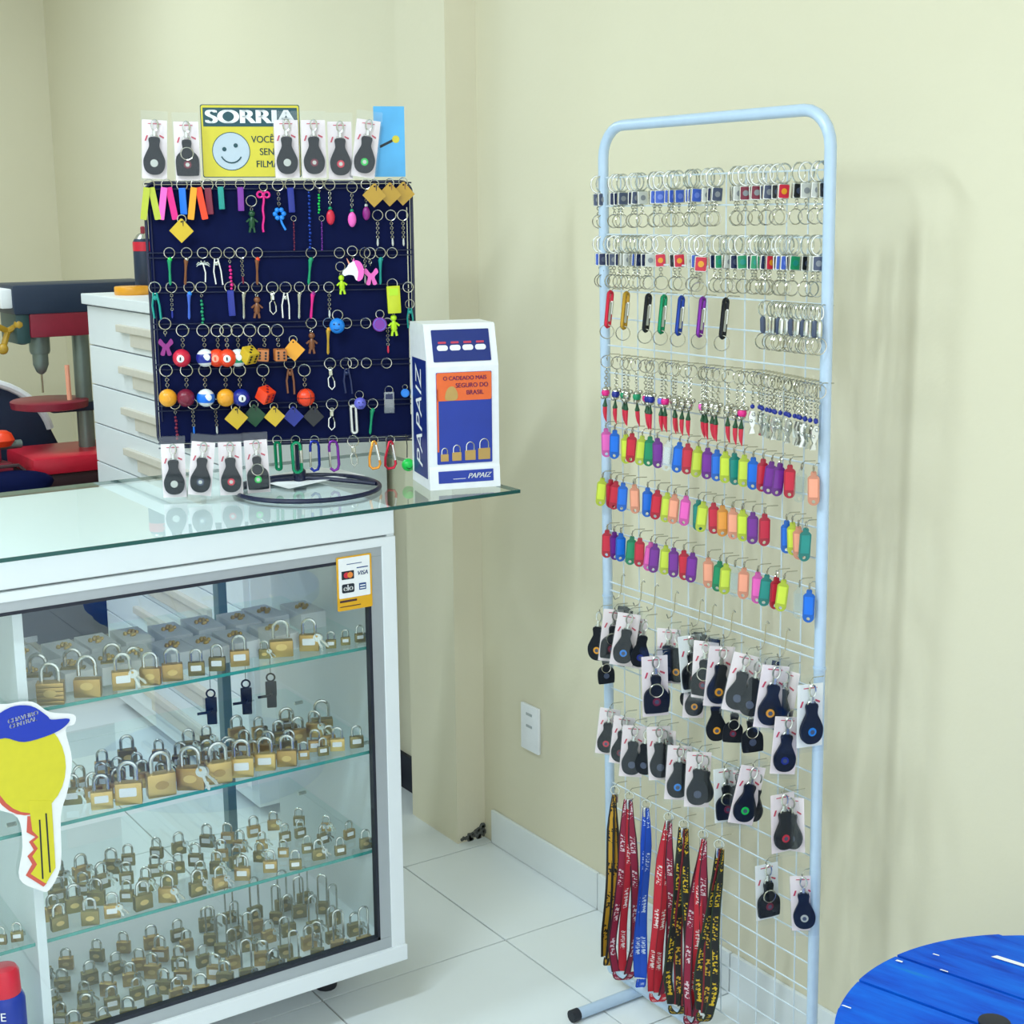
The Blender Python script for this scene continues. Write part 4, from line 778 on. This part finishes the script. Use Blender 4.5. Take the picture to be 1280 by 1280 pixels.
B(r, 362, 'b_strap', 'dark blue strap key chain', 'c_dkblue', sc=.95); B(r, 386, 'b_longbeads', 'long shiny blue bead key chain', 'm_blue'); B(r, 399, 'b_beads', 'green and white bead key chain', 'c_brightgreen', sc=.8)
B(r, 412, 'b_capsule', 'red capsule key chain', 'c_red', 'c_green'); B(r, 440, 'b_capsule', 'pink capsule key chain', 'c_pink', 'c_green', dv=3); B(r, 457, 'b_capsule', 'violet capsule key chain', 'c_plum', 'c_silver', sc=.9)
B(r, 468, 'b_diamond', 'yellow diamond plate key chain', 'c_gold', 'c_black', off=.030); B(r, 487, 'b_diamond', 'ochre diamond plate key chain', 'c_gold', 'c_brown', off=.022, dv=-1); B(r, 504, 'b_diamond', 'olive diamond plate key chain', 'c_gold', 'c_brown', dv=-2)
B(r, 472, 'b_chain', 'thin silver chain key chain', 'c_silver', dv=38); B(r, 488, 'b_chain', 'thin silver chain key chain', 'c_silver', dv=38); B(r, 503, 'b_chain', 'thin silver chain key chain', 'c_silver', dv=38)
B(r, 227, 'b_diamond', 'single yellow diamond sign key chain', 'c_yellow', 'c_black', dv=44, off=.02); B(r, 367, 'b_longbeads', 'red bead string key chain', 'c_maroon', dv=45, sc=.5); B(r, 402, 'b_longbeads', 'purple bead string key chain', 'c_purple', dv=45, sc=.5)
r = 314
for u, kd, de, c in [(211, 'b_stick', 'green twisted stick key chain', ('c_green', 'c_brightgreen')), (233, 'b_stick', 'brown bat key chain', ('c_brown', 'chrome')), (253, 'b_palm', 'silver palm key chain', ('steel',)), (269, 'b_tool', 'silver tool key chain', ('steel',)), (286, 'b_beads', 'pink bead key chain', ('c_hotpink',)),
                     (301, 'b_chain', 'short silver chain key chain', ('c_maroon',)), (321, 'b_stick', 'red and silver bat key chain', ('c_brown', 'c_orangered')), (389, 'b_stick', 'green stick key chain', ('c_green', 'c_green')), (424, 'b_ring', 'bare silver ring', ()), (490, 'b_ring', 'bare silver ring', ()), (456, 'b_chain', 'hanging silver chain key chain', ('c_silver',)), (475, 'b_stick', 'slim teal stick key chain', ('c_teal', 'c_teal'))]:
    B(r, u, kd, de, *c)
B(r, 440, 'b_unicorn', 'white and pink unicorn head key chain', off=.02, dv=-2, sc=.95); B(r, 462, 'b_butterfly', 'pink and white butterfly key chain', 'c_pink', off=.016, sc=1.1); B(r, 425, 'b_figure', 'lime frog key chain', 'c_lime', dv=18, sc=.9)
r = 357
for u, kd, de, c in [(193, 'b_tool', 'clear green crystal key chain', ('c_teal',)), (214, 'b_chain', 'dark blue charm key chain', ('c_dkblue',)), (236, 'b_stick', 'blue stick key chain', ('c_cobalt', 'c_skyblue')), (251, 'b_beads', 'green bead key chain', ('c_green',)), (287, 'b_strap', 'dark blue strap key chain', ('c_dkblue',)), (304, 'b_stick', 'silver stick key chain', ('steel', 'chrome')),
                     (321, 'b_figure', 'brown figure key chain', ('c_brown',)), (340, 'b_trigger', 'silver trigger snap key chain', ()), (357, 'b_tool', 'silver clip key chain', ('steel',)), (374, 'b_stick', 'long silver stick key chain', ('steel', 'chrome')), (392, 'b_stick', 'pink stick key chain', ('c_hotpink', 'c_plum')), (411, 'b_chain', 'thin silver charm key chain', ('c_silver',)), (510, 'b_ring', 'bare silver ring', ())]:
    B(r, u, kd, de, *c)
B(r, 490, 'b_plate', 'bright yellow rectangular key chain', 'c_lemon', 'c_lime', off=.018, sc=1.0, dv=-4); B(r, 512, 'b_tool', 'clear green crystal key chain', 'c_teal', dv=22, sc=.8)
r = 402
B(r, 206, 'b_butterfly', 'plum butterfly key chain', 'c_plum', sc=1.1)
for u, kd, de, c in [(228, 'b_ball', 'red number ball key chain', ('c_red', 'c_white', 'c_black')), (253, 'b_stripe', 'purple and white striped ball key chain', ('c_dkblue', 'c_white')), (271, 'b_ball', 'orange ball key chain', ('c_orangered', 'c_peach', 'c_orangered')), (282, 'b_ball', 'orange ball with white number disc key chain', ('c_orangered', 'c_white', 'c_black')), (296, 'b_stripe', 'green and white striped ball key chain', ('c_green', 'c_white')),
                     (312, 'b_die', 'yellow die key chain', ('c_yellow', 'c_black')), (330, 'b_die_flat', 'clay orange die key chain', ('c_clay', 'c_black')), (346, 'b_die_flat', 'clay orange die key chain', ('c_clay', 'c_black')), (389, 'b_figure', 'brown figure key chain', ('c_brown',)), (410, 'b_stick', 'gold stick key chain', ('c_gold', 'c_amber')), (433, 'b_ring', 'bare silver ring', ()), (457, 'b_ring', 'bare silver ring', ()), (484, 'b_chain', 'silver chain key chain', ('c_red',))]:
    bl = kd in ('b_ball', 'b_stripe', 'b_die', 'b_die_flat')
    B(r, u, kd, de, *c, off=.024 if u == 282 or u == 312 else .012, dv=8 if bl else 0, sc=1.17 if bl else 1)
B(r, 366, 'b_diamond', 'orange diamond plate key chain', 'c_amber', 'c_amber', dv=22, sc=.95, off=.018); B(r, 422, 'b_smile', 'blue smiling ball key chain', 'c_skyblue', dv=-10); B(r, 475, 'b_disc', 'purple disc key chain', 'c_purple', 'c_lilac', dv=-10); B(r, 491, 'b_figure', 'green frog figure key chain', 'c_lime', dv=-22)
r = 452
for u, kd, de, c in [(207, 'b_ball', 'amber ball key chain', ('c_amber', 'c_amber', 'c_amber')), (233, 'b_ball', 'maroon ball key chain', ('c_maroon', 'c_maroon', 'c_maroon')), (256, 'b_stripe', 'blue and white striped ball key chain', ('c_blue', 'c_white')), (282, 'b_ball', 'yellow ball key chain', ('c_amber', 'c_amber', 'c_amber')), (299, 'b_ball', 'navy number ball key chain', ('c_dkblue', 'c_white', 'c_black')),
                     (328, 'b_die', 'red die key chain', ('c_orangered', 'c_maroon')), (380, 'b_basket', 'orange basketball key chain', ()), (362, 'b_tool', 'orange cord key chain', ('c_brown',)), (412, 'b_trigger', 'silver trigger snap key chain', ()), (432, 'b_tool', 'clear green crystal key chain', ('c_navy',)), (441, 'b_ring', 'bare silver ring', ()), (458, 'b_ring', 'bare silver ring', ()), (483, 'b_ring', 'bare silver ring', ())]:
    bl = kd in ('b_ball', 'b_stripe', 'b_die', 'b_basket')
    B(r, u, kd, de, *c, dv=8 if bl else 0, sc=1.17 if bl else 1)
r = 503
for u, kd, de, c in [(218, 'b_beads', 'dark red bead key chain', ('c_maroon',)), (240, 'b_chain', 'silver chain key chain', ('c_blue',)), (268, 'b_chain', 'silver chain key chain', ('c_silver',)), (415, 'b_trigger', 'silver trigger snap key chain', ()), (441, 'b_slim', 'silver carabiner key chain', ('m_silver',)), (466, 'b_stick', 'green stick key chain', ('c_green', 'c_green'))]:
    B(r, u, kd, de, *c)
B(r, 294, 'b_diamond', 'yellow diamond sign key chain', 'c_yellow', 'c_black', off=.02); B(r, 317, 'b_diamond', 'dark green diamond plate key chain', 'c_darkgreen', 'c_black', dv=-3); B(r, 342, 'b_diamond', 'yellow house-shaped tag key chain', 'c_yellow', 'c_black', sc=.9, off=.02); B(r, 366, 'b_diamond', 'dark blue diamond plate key chain', 'c_dkblue', 'c_navy', sc=.9); B(r, 392, 'b_diamond', 'black diamond plate key chain', 'c_black', 'c_navy', sc=.9)
B(r, 449, 'b_smile', 'purple ball key chain', 'c_lilac', dv=-10, sc=.8); B(r, 486, 'b_plate', 'clear rectangular frame key chain', 'clear', 'c_navy', dv=-16, sc=.8); B(r, 506, 'b_disc', 'blue oval key chain', 'c_skyblue', 'c_blue', dv=-18, sc=.6)
r = 549
for u, kd, de, c in [(346, 'b_slim', 'slim green carabiner', ('m_green',)), (369, 'b_oval', 'green carabiner', ('m_green',)), (393, 'b_Jhook', 'blue open carabiner', ('m_dkblue',)), (416, 'b_Jhook', 'purple open carabiner', ('m_purple',)), (441, 'b_trigger', 'dark swivel snap', ()), (467, 'b_Dcara', 'orange carabiner', ('m_orange',)), (488, 'b_Dcara', 'red carabiner', ('m_red',)), (508, 'b_cord', 'green smiling ball on black cord', ('c_brightgreen',))]:
    B(r, u, kd, de, *c)
# bagged fobs along the top and at the foot of the board
TOPB = [(193, 150, 'pack_round', 'c_silver', 3), (232, 152, 'pack_square', 'c_maroon', 0), (357, 150, 'pack_round', 'c_silver', 0), (391, 150, 'pack_round', 'c_maroon', 0), (424, 152, 'pack_round', 'c_red', 0), (461, 150, 'pack_round', 'c_brightgreen', 8)]
for i, (u, v, k, em, tl) in enumerate(TOPB):
    q = bd(u, v, .010+.006*(i % 2))
    make(k, q, -BA, 'leather_key_fob', 'bagged black key fob with '+EN[em]+' emblem clipped above the board', 'key fob', 'bagged fobs above the board', (em, 'c_silver', 'card'), 1.04, R(tl))
for i, (u, v, k, em, tl) in enumerate([(219, 627, 'pack_round', 'c_silver', 0), (258, 626, 'pack_round', 'c_slate', 7), (290, 624, 'pack_round', 'c_red', 0), (322, 621, 'pack_square', 'c_brightgreen', -2)]):
    q = onz(u, v, GZ) + BN*(-.01+.006*(i % 2)); q.z = GZ+.1105*.98+.002+abs(tl)*.0005
    make(k, q, -BA, 'leather_key_fob', 'bagged black key fob with '+EN[em]+' emblem standing on the glass before the board', 'key fob', 'bagged fobs at the foot of the board', (em, 'c_silver', 'card'), .98, R(tl))
# smiley sign and sky card
a, b = bd(254, 222, .004), bd(374, 131, .004)
sg = empty('camera_notice_sign', a, -BA, 'yellow and dark green notice sign with a smiling face above the board', 'sign')
W_, H_ = (b-a).dot(BD), b.z-a.z
obj('plate', MB().prism(rrect(0, W_, 0, H_, .004), -.001, .001), 'sign_green', sg); flat('rim', rrect(.0015, W_-.0015, .0015, H_-.0015, .004), 'yellow_sign', sg, -.0015)
flat('header', rrect(.005, W_-.005, H_*.70, H_-.006, .001), 'sign_green', sg, -.0020)
text_at('lettering', 'SORRIA', .036, 'paper', sg, W_*.50, -.0026, H_*.825, 0, .0018, sx=1.40)
flat('face_outline', circle(.056, H_*.36, .0365, 32), 'sign_green', sg, -.0020); flat('face', circle(.056, H_*.36, .035, 32), 'smile_grey', sg, -.0024)
for dx, dz in ((-.013, .004), (.009, .011)): flat('eye', circle(.056+dx, H_*.36+dz, .0042, 12), 'sign_green', sg, -.0030)
obj('mouth', MB().tube([(.056+.021*math.cos(t_), -.0026, H_*.36-.001+.021*math.sin(t_)) for t_ in [R(205+16*i) for i in range(9)]], .0014, 5), 'sign_green', sg)
for i, t_ in enumerate(['VOC\u00ca EST\u00c1', 'SENDO', 'FILMADO']): text_at('lettering', t_, .0185, 'sign_green', sg, .138, -.0022, H_*(.52-.17*i), 0, .0002, sx=.9)
a, b = bd(478, 221, .003), bd(505, 133, .003)
sk = empty('sky_card', a, -BA, 'upright blue sky card at the right end above the board', 'card')
obj('sheet', MB().prism(rrect(-.015, (b-a).dot(BD), 0, b.z-a.z, .001), -.0008, .0008), 'sky_blue', sk)
q = bd(496, 174, .005); fx = (q-a).dot(BD); fz = q.z-a.z
flat('flower_print', circle(fx-.002, fz, .0075, 10), 'yellow_sign', sk, -.0014); flat('stem_print', [(fx-.034, fz-.012), (fx-.033, fz-.017), (fx-.008, fz-.005), (fx-.009, fz)], 'ink', sk, -.0014)

# ================================================================== PADLOCK DISPLAY BOX
fw = Vector((.141, -.039, 0)).normalized(); ang = math.atan2(fw.y, fw.x)
pb = empty('padlock_display_box', (-.461, -.493, GZ), ang, 'white and blue upright padlock display box with sloped top on the glass', 'display box')
W_, D_, H_, Hs = .146, .132, .325, .243
side = [(0, 0), (D_, 0), (D_, H_), (.030, H_), (.004, Hs), (.004, .045)]
bbx = MB(); n = len(side)
prof = [(-.004, 0), (0, .040), (.002, .046), (.002, Hs), (.026, H_-.004), (.030, H_), (D_-.004, H_), (D_, H_-.01), (D_, 0)]
vs = [(x, y, z) for x in (0, W_) for y, z in prof]; n = len(prof)
bbx.add(vs, [tuple(range(n))[::-1], tuple(range(n, 2*n))] + [(i, (i+1) % n, n+(i+1) % n, n+i) for i in range(n)])
obj('shell', bbx, 'white_plastic', pb, False)
yF = .0016
def bf(name, out, m, d=0): return obj(name, MB().prism(out, yF-.0008-d, yF-.0002-d+.0004), m, pb, False)
bf('front_panel', rrect(.017, .131, .050, .232, .002), 'royal')
bf('orange_panel', rrect(.0175, .1305, .176, .2315, .004), 'orange_print', .0005); bf('orange_strip', rrect(.0175, .021, .075, .20, .001), 'orange_print', .0005)
for t_, x, z in (('O CADEADO MAIS', .0755, .220), ('SEGURO DO', .090, .2055), ('BRASIL', .096, .191)):
    text_at('lettering', t_, .0112 if z > .21 else .0125, 'purple_print', pb, x, yF-.0022, z, 0, .0003, sx=.95)
bf('print_badge', smooth_poly([(.036, .178), (.058, .178), (.060, .192), (.052, .204), (.042, .202), (.036, .192)], 3), 'brass', .0011)
for i, (x, s_) in enumerate(((.032, .016), (.057, .019), (.085, .022), (.114, .025))):
    zb = .056
    bf('padlock_print', rrect(x-s_/2, x+s_/2, zb, zb+s_*.9, .001), 'brass', .0005)
    obj('shackle_print', MB().tube([(x-s_*.36, yF-.0012, zb+s_*.88)]+[(x+s_*.36*math.cos(a_), yF-.0012, zb+s_*1.25+s_*.4*math.sin(a_)) for a_ in [PI-PI*k/8 for k in range(9)]]+[(x+s_*.36, yF-.0012, zb+s_*.88)], .0012, 5), 'steel', pb)
sl = math.atan2(.024, H_-.004-Hs)
slope = empty('t', (0, 0, 0)); bpy.data.objects.remove(slope)
def on_slope(mb): return mb.xf(Matrix.Translation((0, .0012, Hs)) @ Matrix.Rotation(-sl, 4, 'X'))
sp = obj('sloped_panel', on_slope(MB().prism(rrect(.014, .132, .010, .074, .002), -.0006, .0004)), 'deep_blue', pb, False)
for i in range(4):
    x = .034+.026*i
    obj('price_tag', on_slope(MB().prism(rrect(x-.011, x+.011, .032, .043, .005), -.0014, -.0006)), 'paper', sp, False)
    obj('tag_print', on_slope(MB().prism(rrect(x-.008, x+.008, .046, .050, .001), -.0014, -.0006)), 'red_print', sp, False)
bs = obj('foot_panel', MB().prism(rrect(.018, .132, .012, .036, .001), -.0042, -.0022).xf(Matrix.Rotation(-.08, 4, 'X')), 'royal', pb, False)
text_at('lettering', 'PAPAIZ', .0145, 'paper', pb, .1015, -.0032, .0245, .35, .0004)
bf('mark', rrect(.048, .074, .0195, .0205, .0003), 'paper', .0035)
# side print
sd = MB().prism(rrect(.016, D_-.012, .020, .255, .002), -.0006, .0004).xf(Matrix.Rotation(-PI/2, 4, 'Z') @ Matrix.Translation((-D_, 0, 0)))
obj('side_panel', sd, 'deep_blue', pb, False)
t_ = text_mb('PAPAIZ', .062, shear=.25); t_.xf(Matrix.Rotation(-PI/2, 4, 'Z') @ Matrix.Translation((-D_/2, -.0012, .135)) @ Matrix.Rotation(-PI/2, 4, 'Y')); obj('lettering', t_, 'paper', pb, False)
# papers lying on the glass behind the bags
pp = empty('paper_sheet', (-.60, -.22, GZ), R(12), 'white paper sheet lying on the glass under the key chain stand', 'paper')
ps_ = MB(); ps_.add([(x*.1-.1, y*.075-.075, .0006+.004*abs(math.sin(x*1.7+y))*(1 if (x+y) % 2 else .1)) for y in range(3) for x in range(3)], [(0, 1, 4, 3), (1, 2, 5, 4), (3, 4, 7, 6), (4, 5, 8, 7)])
obj('sheet', ps_, 'paper', pp)

# ================================================================== BACK OF THE SHOP
CFX = -.45; CYN, CYF = .48, 1.60
cab = empty('drawer_cabinet', (CFX, CYN, 0), 0, 'white drawer cabinet with beige handles behind the counter', 'cabinet')
def cb(name, mb, m, par=None): mb.xf(Matrix.Translation((-CFX, -CYN, 0))); return obj(name, mb, m, par or cab, False)
cb('body', MB().bbox(CFX+.018, -.02, CYN, CYF, .03, 1.315, .002), 'white_lam')
cb('top', MB().bbox(CFX-.012, -.015, CYN-.01, CYF+.014, 1.313, 1.345, .003), 'white_lam')
for i in range(10):
    z1 = 1.308-.1225*i
    d = cb('drawer', MB().bbox(CFX, CFX+.019, CYN+.004, CYF-.004, z1-.119, z1, .002), 'white_lam')
    cb('handle', MB().bbox(CFX-.016, CFX+.001, CYN+.22, CYN+.82, z1-.062, z1-.040, .003).bbox(CFX-.009, CFX+.001, CYN+.30, CYN+.72, z1-.100, z1-.060, .002), 'beige', d)
# spray bottle and yellow tape on the cabinet
q = onx(183, 372, CFX+.16); q.z = 1.345
e = empty('aerosol_can', q, 0, 'dark blue aerosol can with a red collar on the drawer cabinet', 'aerosol can')
hh = .19
obj('can', MB().lathe([(.030, 0), (.032, .004), (.032, .155), (.026, .166)], 18), 'dark_blue', e); obj('collar', MB().lathe([(.0325, .128), (.0328, .150), (.0325, .156)], 18), 'bright_red', e); obj('dome', MB().lathe([(.027, .165), (.018, .178), (.010, .182)], 16), 'steel', e); obj('nozzle', MB().lathe([(.007, .18), (.007, .2), (.004, .203)], 10), 'machine_red', e)
q = onx(166, 370, CFX+.09); q.z = 1.345
e = empty('tape_roll', q, 0, 'yellow tape roll lying on the drawer cabinet', 'tape roll')
obj('roll', MB().lathe([(.030, 0), (.052, 0), (.054, .003), (.054, .022), (.052, .025), (.030, .025)], 24), 'c_amber', e); obj('core', MB().lathe([(.027, .001), (.030, .001), (.030, .024), (.027, .024)], 20), 'beige', e)
# work bench and drill press
DY = 2.0
bn = empty('work_bench', (-.35, 2.1, 0), 0, 'dark brown work bench under the drill press', 'bench')
obj('top', MB().bbox(-.62, .33, -.42, .5, .66, .70, .004), 'brown', bn, False)
obj('front_panel', MB().bbox(-.56, .28, -.36, -.33, .06, .66, .004), 'dark_blue', bn, False)
for x in (-.57, .28):
    for y in (-.37, .44): obj('leg', MB().bbox(x-.03, x+.03, y-.03, y+.03, 0, .66, .003), 'brown', bn, False)
def P2(u, v, dy=0): return ony(u, v, DY+dy)
dp = empty('drill_press', (-.42, DY, .70), 0, 'old bench drill press with dark green head and red base behind the counter', 'drill press')
dO = Vector((-.42, DY, .70))
def dpp(name, mb, m, sm=True, par=None): mb.xf(Matrix.Translation(-dO)); return obj(name, mb, m, par or dp, sm)
yf = DY-.11
hx0, hx1 = ony(15, 362, yf).x, ony(165, 347, yf).x; hzt = ony(90, 354, yf).z; hzm = ony(75, 392, yf).z; hzb = ony(75, 421, yf).z
dpp('belt_cover', MB().bbox(hx0, hx1+.08, yf, DY+.11, hzm, hzt, .012), 'dark_blue')
dpp('head', MB().bbox(hx0+.005, ony(40, 400, yf).x, yf+.01, DY+.09, ony(30, 432, yf).z, hzm+.02, .02), 'dark_green')
dpp('motor_housing', MB().bbox(ony(40, 400, yf).x-.005, ony(112, 400, yf).x, yf+.005, DY+.08, hzb, hzm+.004, .008), 'machine_red')
dpp('name_plate', MB().bbox(hx0-.035, hx0+.002, DY-.10, DY+.03, hzt-.075, hzt-.012, .006), 'white_plastic')
hnd = MB()
for a_ in (.4, 2.5, 4.6): hnd.tube([(hx0-.01, DY-.06, 1.215), (hx0-.03+.055*math.cos(a_), DY-.085, 1.215+.055*math.sin(a_))], .010, 8).sphere((hx0-.03+.055*math.cos(a_), DY-.085, 1.215+.055*math.sin(a_)), .018, 10, 7)
dpp('feed_handle', hnd, 'c_gold')
cx = P2(50, 440).x
dpp('quill', MB().lathe([(.030, 1.13), (.034, 1.14), (.034, 1.19)], 14, (cx, DY, 0)), 'iron')
dpp('chuck', MB().lathe([(.006, 1.062), (.016, 1.07), (.026, 1.095), (.026, 1.13)], 14, (cx, DY, 0)), 'iron')
dpp('drill_bit', MB().tube([(cx, DY, 1.0), (cx, DY, 1.064)], .004, 6), 'chrome')
colx = P2(102, 450).x
dpp('column', MB().tube([(colx, DY, .72), (colx, DY, 1.25)], .028, 16), 'iron')
dpp('table', MB().lathe([(.10, .945), (.125, .95), (.128, .972), (.12, .976)], 24, (P2(62, 505).x, DY, 0)), 'machine_red'); dpp('table_arm', MB().bbox(P2(62, 505).x, colx+.04, DY-.03, DY+.03, .93, .96, .006), 'dark_blue')
dpp('base', MB().bbox(P2(22, 570).x, colx+.12, DY-.17, DY+.15, .745, .805, .018), 'bright_red'); dpp('plinth', MB().bbox(P2(30, 570).x, colx+.11, DY-.15, DY+.13, .701, .748, .006), 'brown')
dpp('lever', MB().tube([(P2(68, 445).x, DY-.13, 1.10), (P2(72, 495).x, DY-.13, .985)], .008, 8), 'c_peach')
# clutter on the bench left of the drill press
q = ony(20, 500, 2.25)
hm = empty('dark_cover', (q.x-.10, 2.33, .74), 0, 'dark glossy curved cover with a white upper rim left of the drill press', 'machine cover')
cv = smooth_poly([(-.25, 0), (-.25, .22), (-.10, .285), (.05, .27), (.16, .20), (.215, .10), (.20, 0)], 4)
obj('shell', MB().prism(cv[::-1], -.07, .09), 'dark_blue', hm); cvr = [(x*1.0, z) for x, z in cv]
obj('rim', MB().tube([(x, -.07, z) for x, z in cvr if z > .08 and x > -.24], .014, 8), 'white_plastic', hm)
q = ony(18, 528, 1.92)
tr = empty('bench_vise', (q.x-.09, 1.88, .701), R(8), 'red bench vise with an orange cloth left of the drill press', 'vise')
obj('base', MB().bbox(-.16, .05, -.05, .05, 0, .10, .01), 'machine_red', tr); obj('body', MB().bbox(-.14, .02, -.035, .035, .10, .185, .012), 'machine_red', tr); obj('jaw', MB().bbox(-.13, .0, -.045, .045, .175, .20, .006), 'beige', tr)
obj('cloth', MB().lathe([(.03, .15), (.045, .17), (.036, .19), (.02, .20), (.008, .202)], 9, (.03, -.01, 0)), 'c_orangered', tr); obj('screw', MB().tube([(.02, 0, .15), (.10, 0, .15)], .014, 10), 'iron', tr)
q = ony(28, 596, 1.745)
tb = empty('tool_bag', (q.x-.04, 1.745, .70), 0, 'dark blue lumpy tool bag on the bench at the left edge', 'bag')
obj('bag', MB().sphere((0, 0, 0), 1, 16, 10).xf(Matrix.Translation((0, 0, .045)) @ Matrix.Diagonal((.14, .055, .045, 1))), 'navy', tb); obj('handle', MB().tube([(-.05, 0, .084), (-.03, 0, .105), (.03, 0, .105), (.05, 0, .084)], .006, 6), 'brown', tb)

# ================================================================== BLUE CABLE SPOOL TABLE
SZ, SR = .55, .3278; SC = Vector((-.399, -2.001, 0))
sp_ang = math.atan2((onz(1215, 1276, SZ)-onz(1077, 1226, SZ)).y, (onz(1215, 1276, SZ)-onz(1077, 1226, SZ)).x)
spo = empty('spool_table', SC, 0, 'round blue wooden cable spool table in the lower right corner', 'spool table')
spo.rotation_euler = (0, 0, sp_ang)
# plank gaps, measured across the planks in the table's own frame
ca, sa = math.cos(sp_ang), math.sin(sp_ang)
def loc_y(u, v): q = onz(u, v, SZ)-SC; return -sa*q.x+ca*q.y
gaps = sorted([loc_y(1077, 1226), loc_y(1052, 1261), loc_y(1145, 1203), loc_y(1262, 1172)])
ed_ = [g_ for g_ in gaps]
while ed_[0] > -SR+.06: ed_.insert(0, ed_[0]-.085)
ed_ = [-SR-.01]+ed_+[SR+.01]
hole = None
def slab(y0, y1, z0, z1):
    n_ = 14; pts = []
    y0c, y1c = max(y0, -SR+.001), min(y1, SR-.001)
    if y1c-y0c < .006: return None
    ys_ = [y0c+(y1c-y0c)*i/n_ for i in range(n_+1)]
    R_ = [(math.sqrt(SR*SR-y*y), y) for y in ys_]
    out = R_+[(-x, y) for x, y in R_[::-1]]
    b = MB(); n2 = len(out); b.add([(x, y, z0) for x, y in out]+[(x, y, z1) for x, y in out], [tuple(range(n2))[::-1], tuple(range(n2, 2*n2))]+[(i, (i+1) % n2, n2+(i+1) % n2, n2+i) for i in range(n2)])
    return b
ri = random.Random(9)
for i in range(len(ed_)-1):
    b = slab(ed_[i]+.0018, ed_[i+1]-.0018, SZ-.03, SZ+ri.uniform(-.002, .001))
    if b: obj('plank', b, 'spool_blue', spo, False)
b = MB().lathe([(SR-.02, SZ-.055), (SR-.02, SZ-.031)], 40); obj('under_disc', b, 'spool_blue', spo)
obj('drum', MB().lathe([(.15, .05), (.15, SZ-.05)], 28), 'spool_blue', spo)
obj('lower_disc', MB().lathe([(SR-.005, 0), (SR, .004), (SR, .046), (SR-.005, .05)], 40), 'spool_blue', spo)
ql = onz(1243, 1278, SZ)-SC
obj('bolt_hole', MB().lathe([(.0205, SZ-.02), (.0205, SZ+.0011), (.0195, SZ+.0013), (.001, SZ+.0013)], 18, (ca*ql.x+sa*ql.y, -sa*ql.x+ca*ql.y, 0)), 'gasket', spo)
for u, v, l, wd in ((1262, 1203, .05, .010), (1124, 1203, .010, .005), (1170, 1195, .010, .003), (1180, 1215, .012, .003), (1101, 1207, .012, .004), (1058, 1260, .014, .003)):
    q = onz(u, v, SZ)-SC; x, y = ca*q.x+sa*q.y, -sa*q.x+ca*q.y
    if x*x+y*y < (SR-.008)**2:
        obj('paint_scuff', MB().add([(x-l/2, y-wd/2, SZ+.0022), (x+l/2, y-wd*.3, SZ+.0022), (x+l*.45, y+wd/2, SZ+.0022), (x-l*.4, y+wd*.4, SZ+.0022)], [(0, 1, 2, 3)]), 'paper', spo, False)

# ================================================================== labels: tell look-alikes apart by their order in the photograph
bpy.context.view_layer.update()
def px_of(o):
    d = o.matrix_world.translation-CAM; return d.dot(_r)/d.dot(_f)
by = {}
for o in ALL: by.setdefault(o['label'], []).append(o)
for lb, os_ in by.items():
    if len(os_) < 2: continue
    os_.sort(key=px_of); n = len(os_)
    for i, o in enumerate(os_):
        if n == 2: s_ = ('left one', 'right one')[i]
        elif i == 0: s_ = 'leftmost'
        elif i == n-1: s_ = 'rightmost'
        else: s_ = ORD[i]+' from left'
        o['label'] = lb+', '+s_
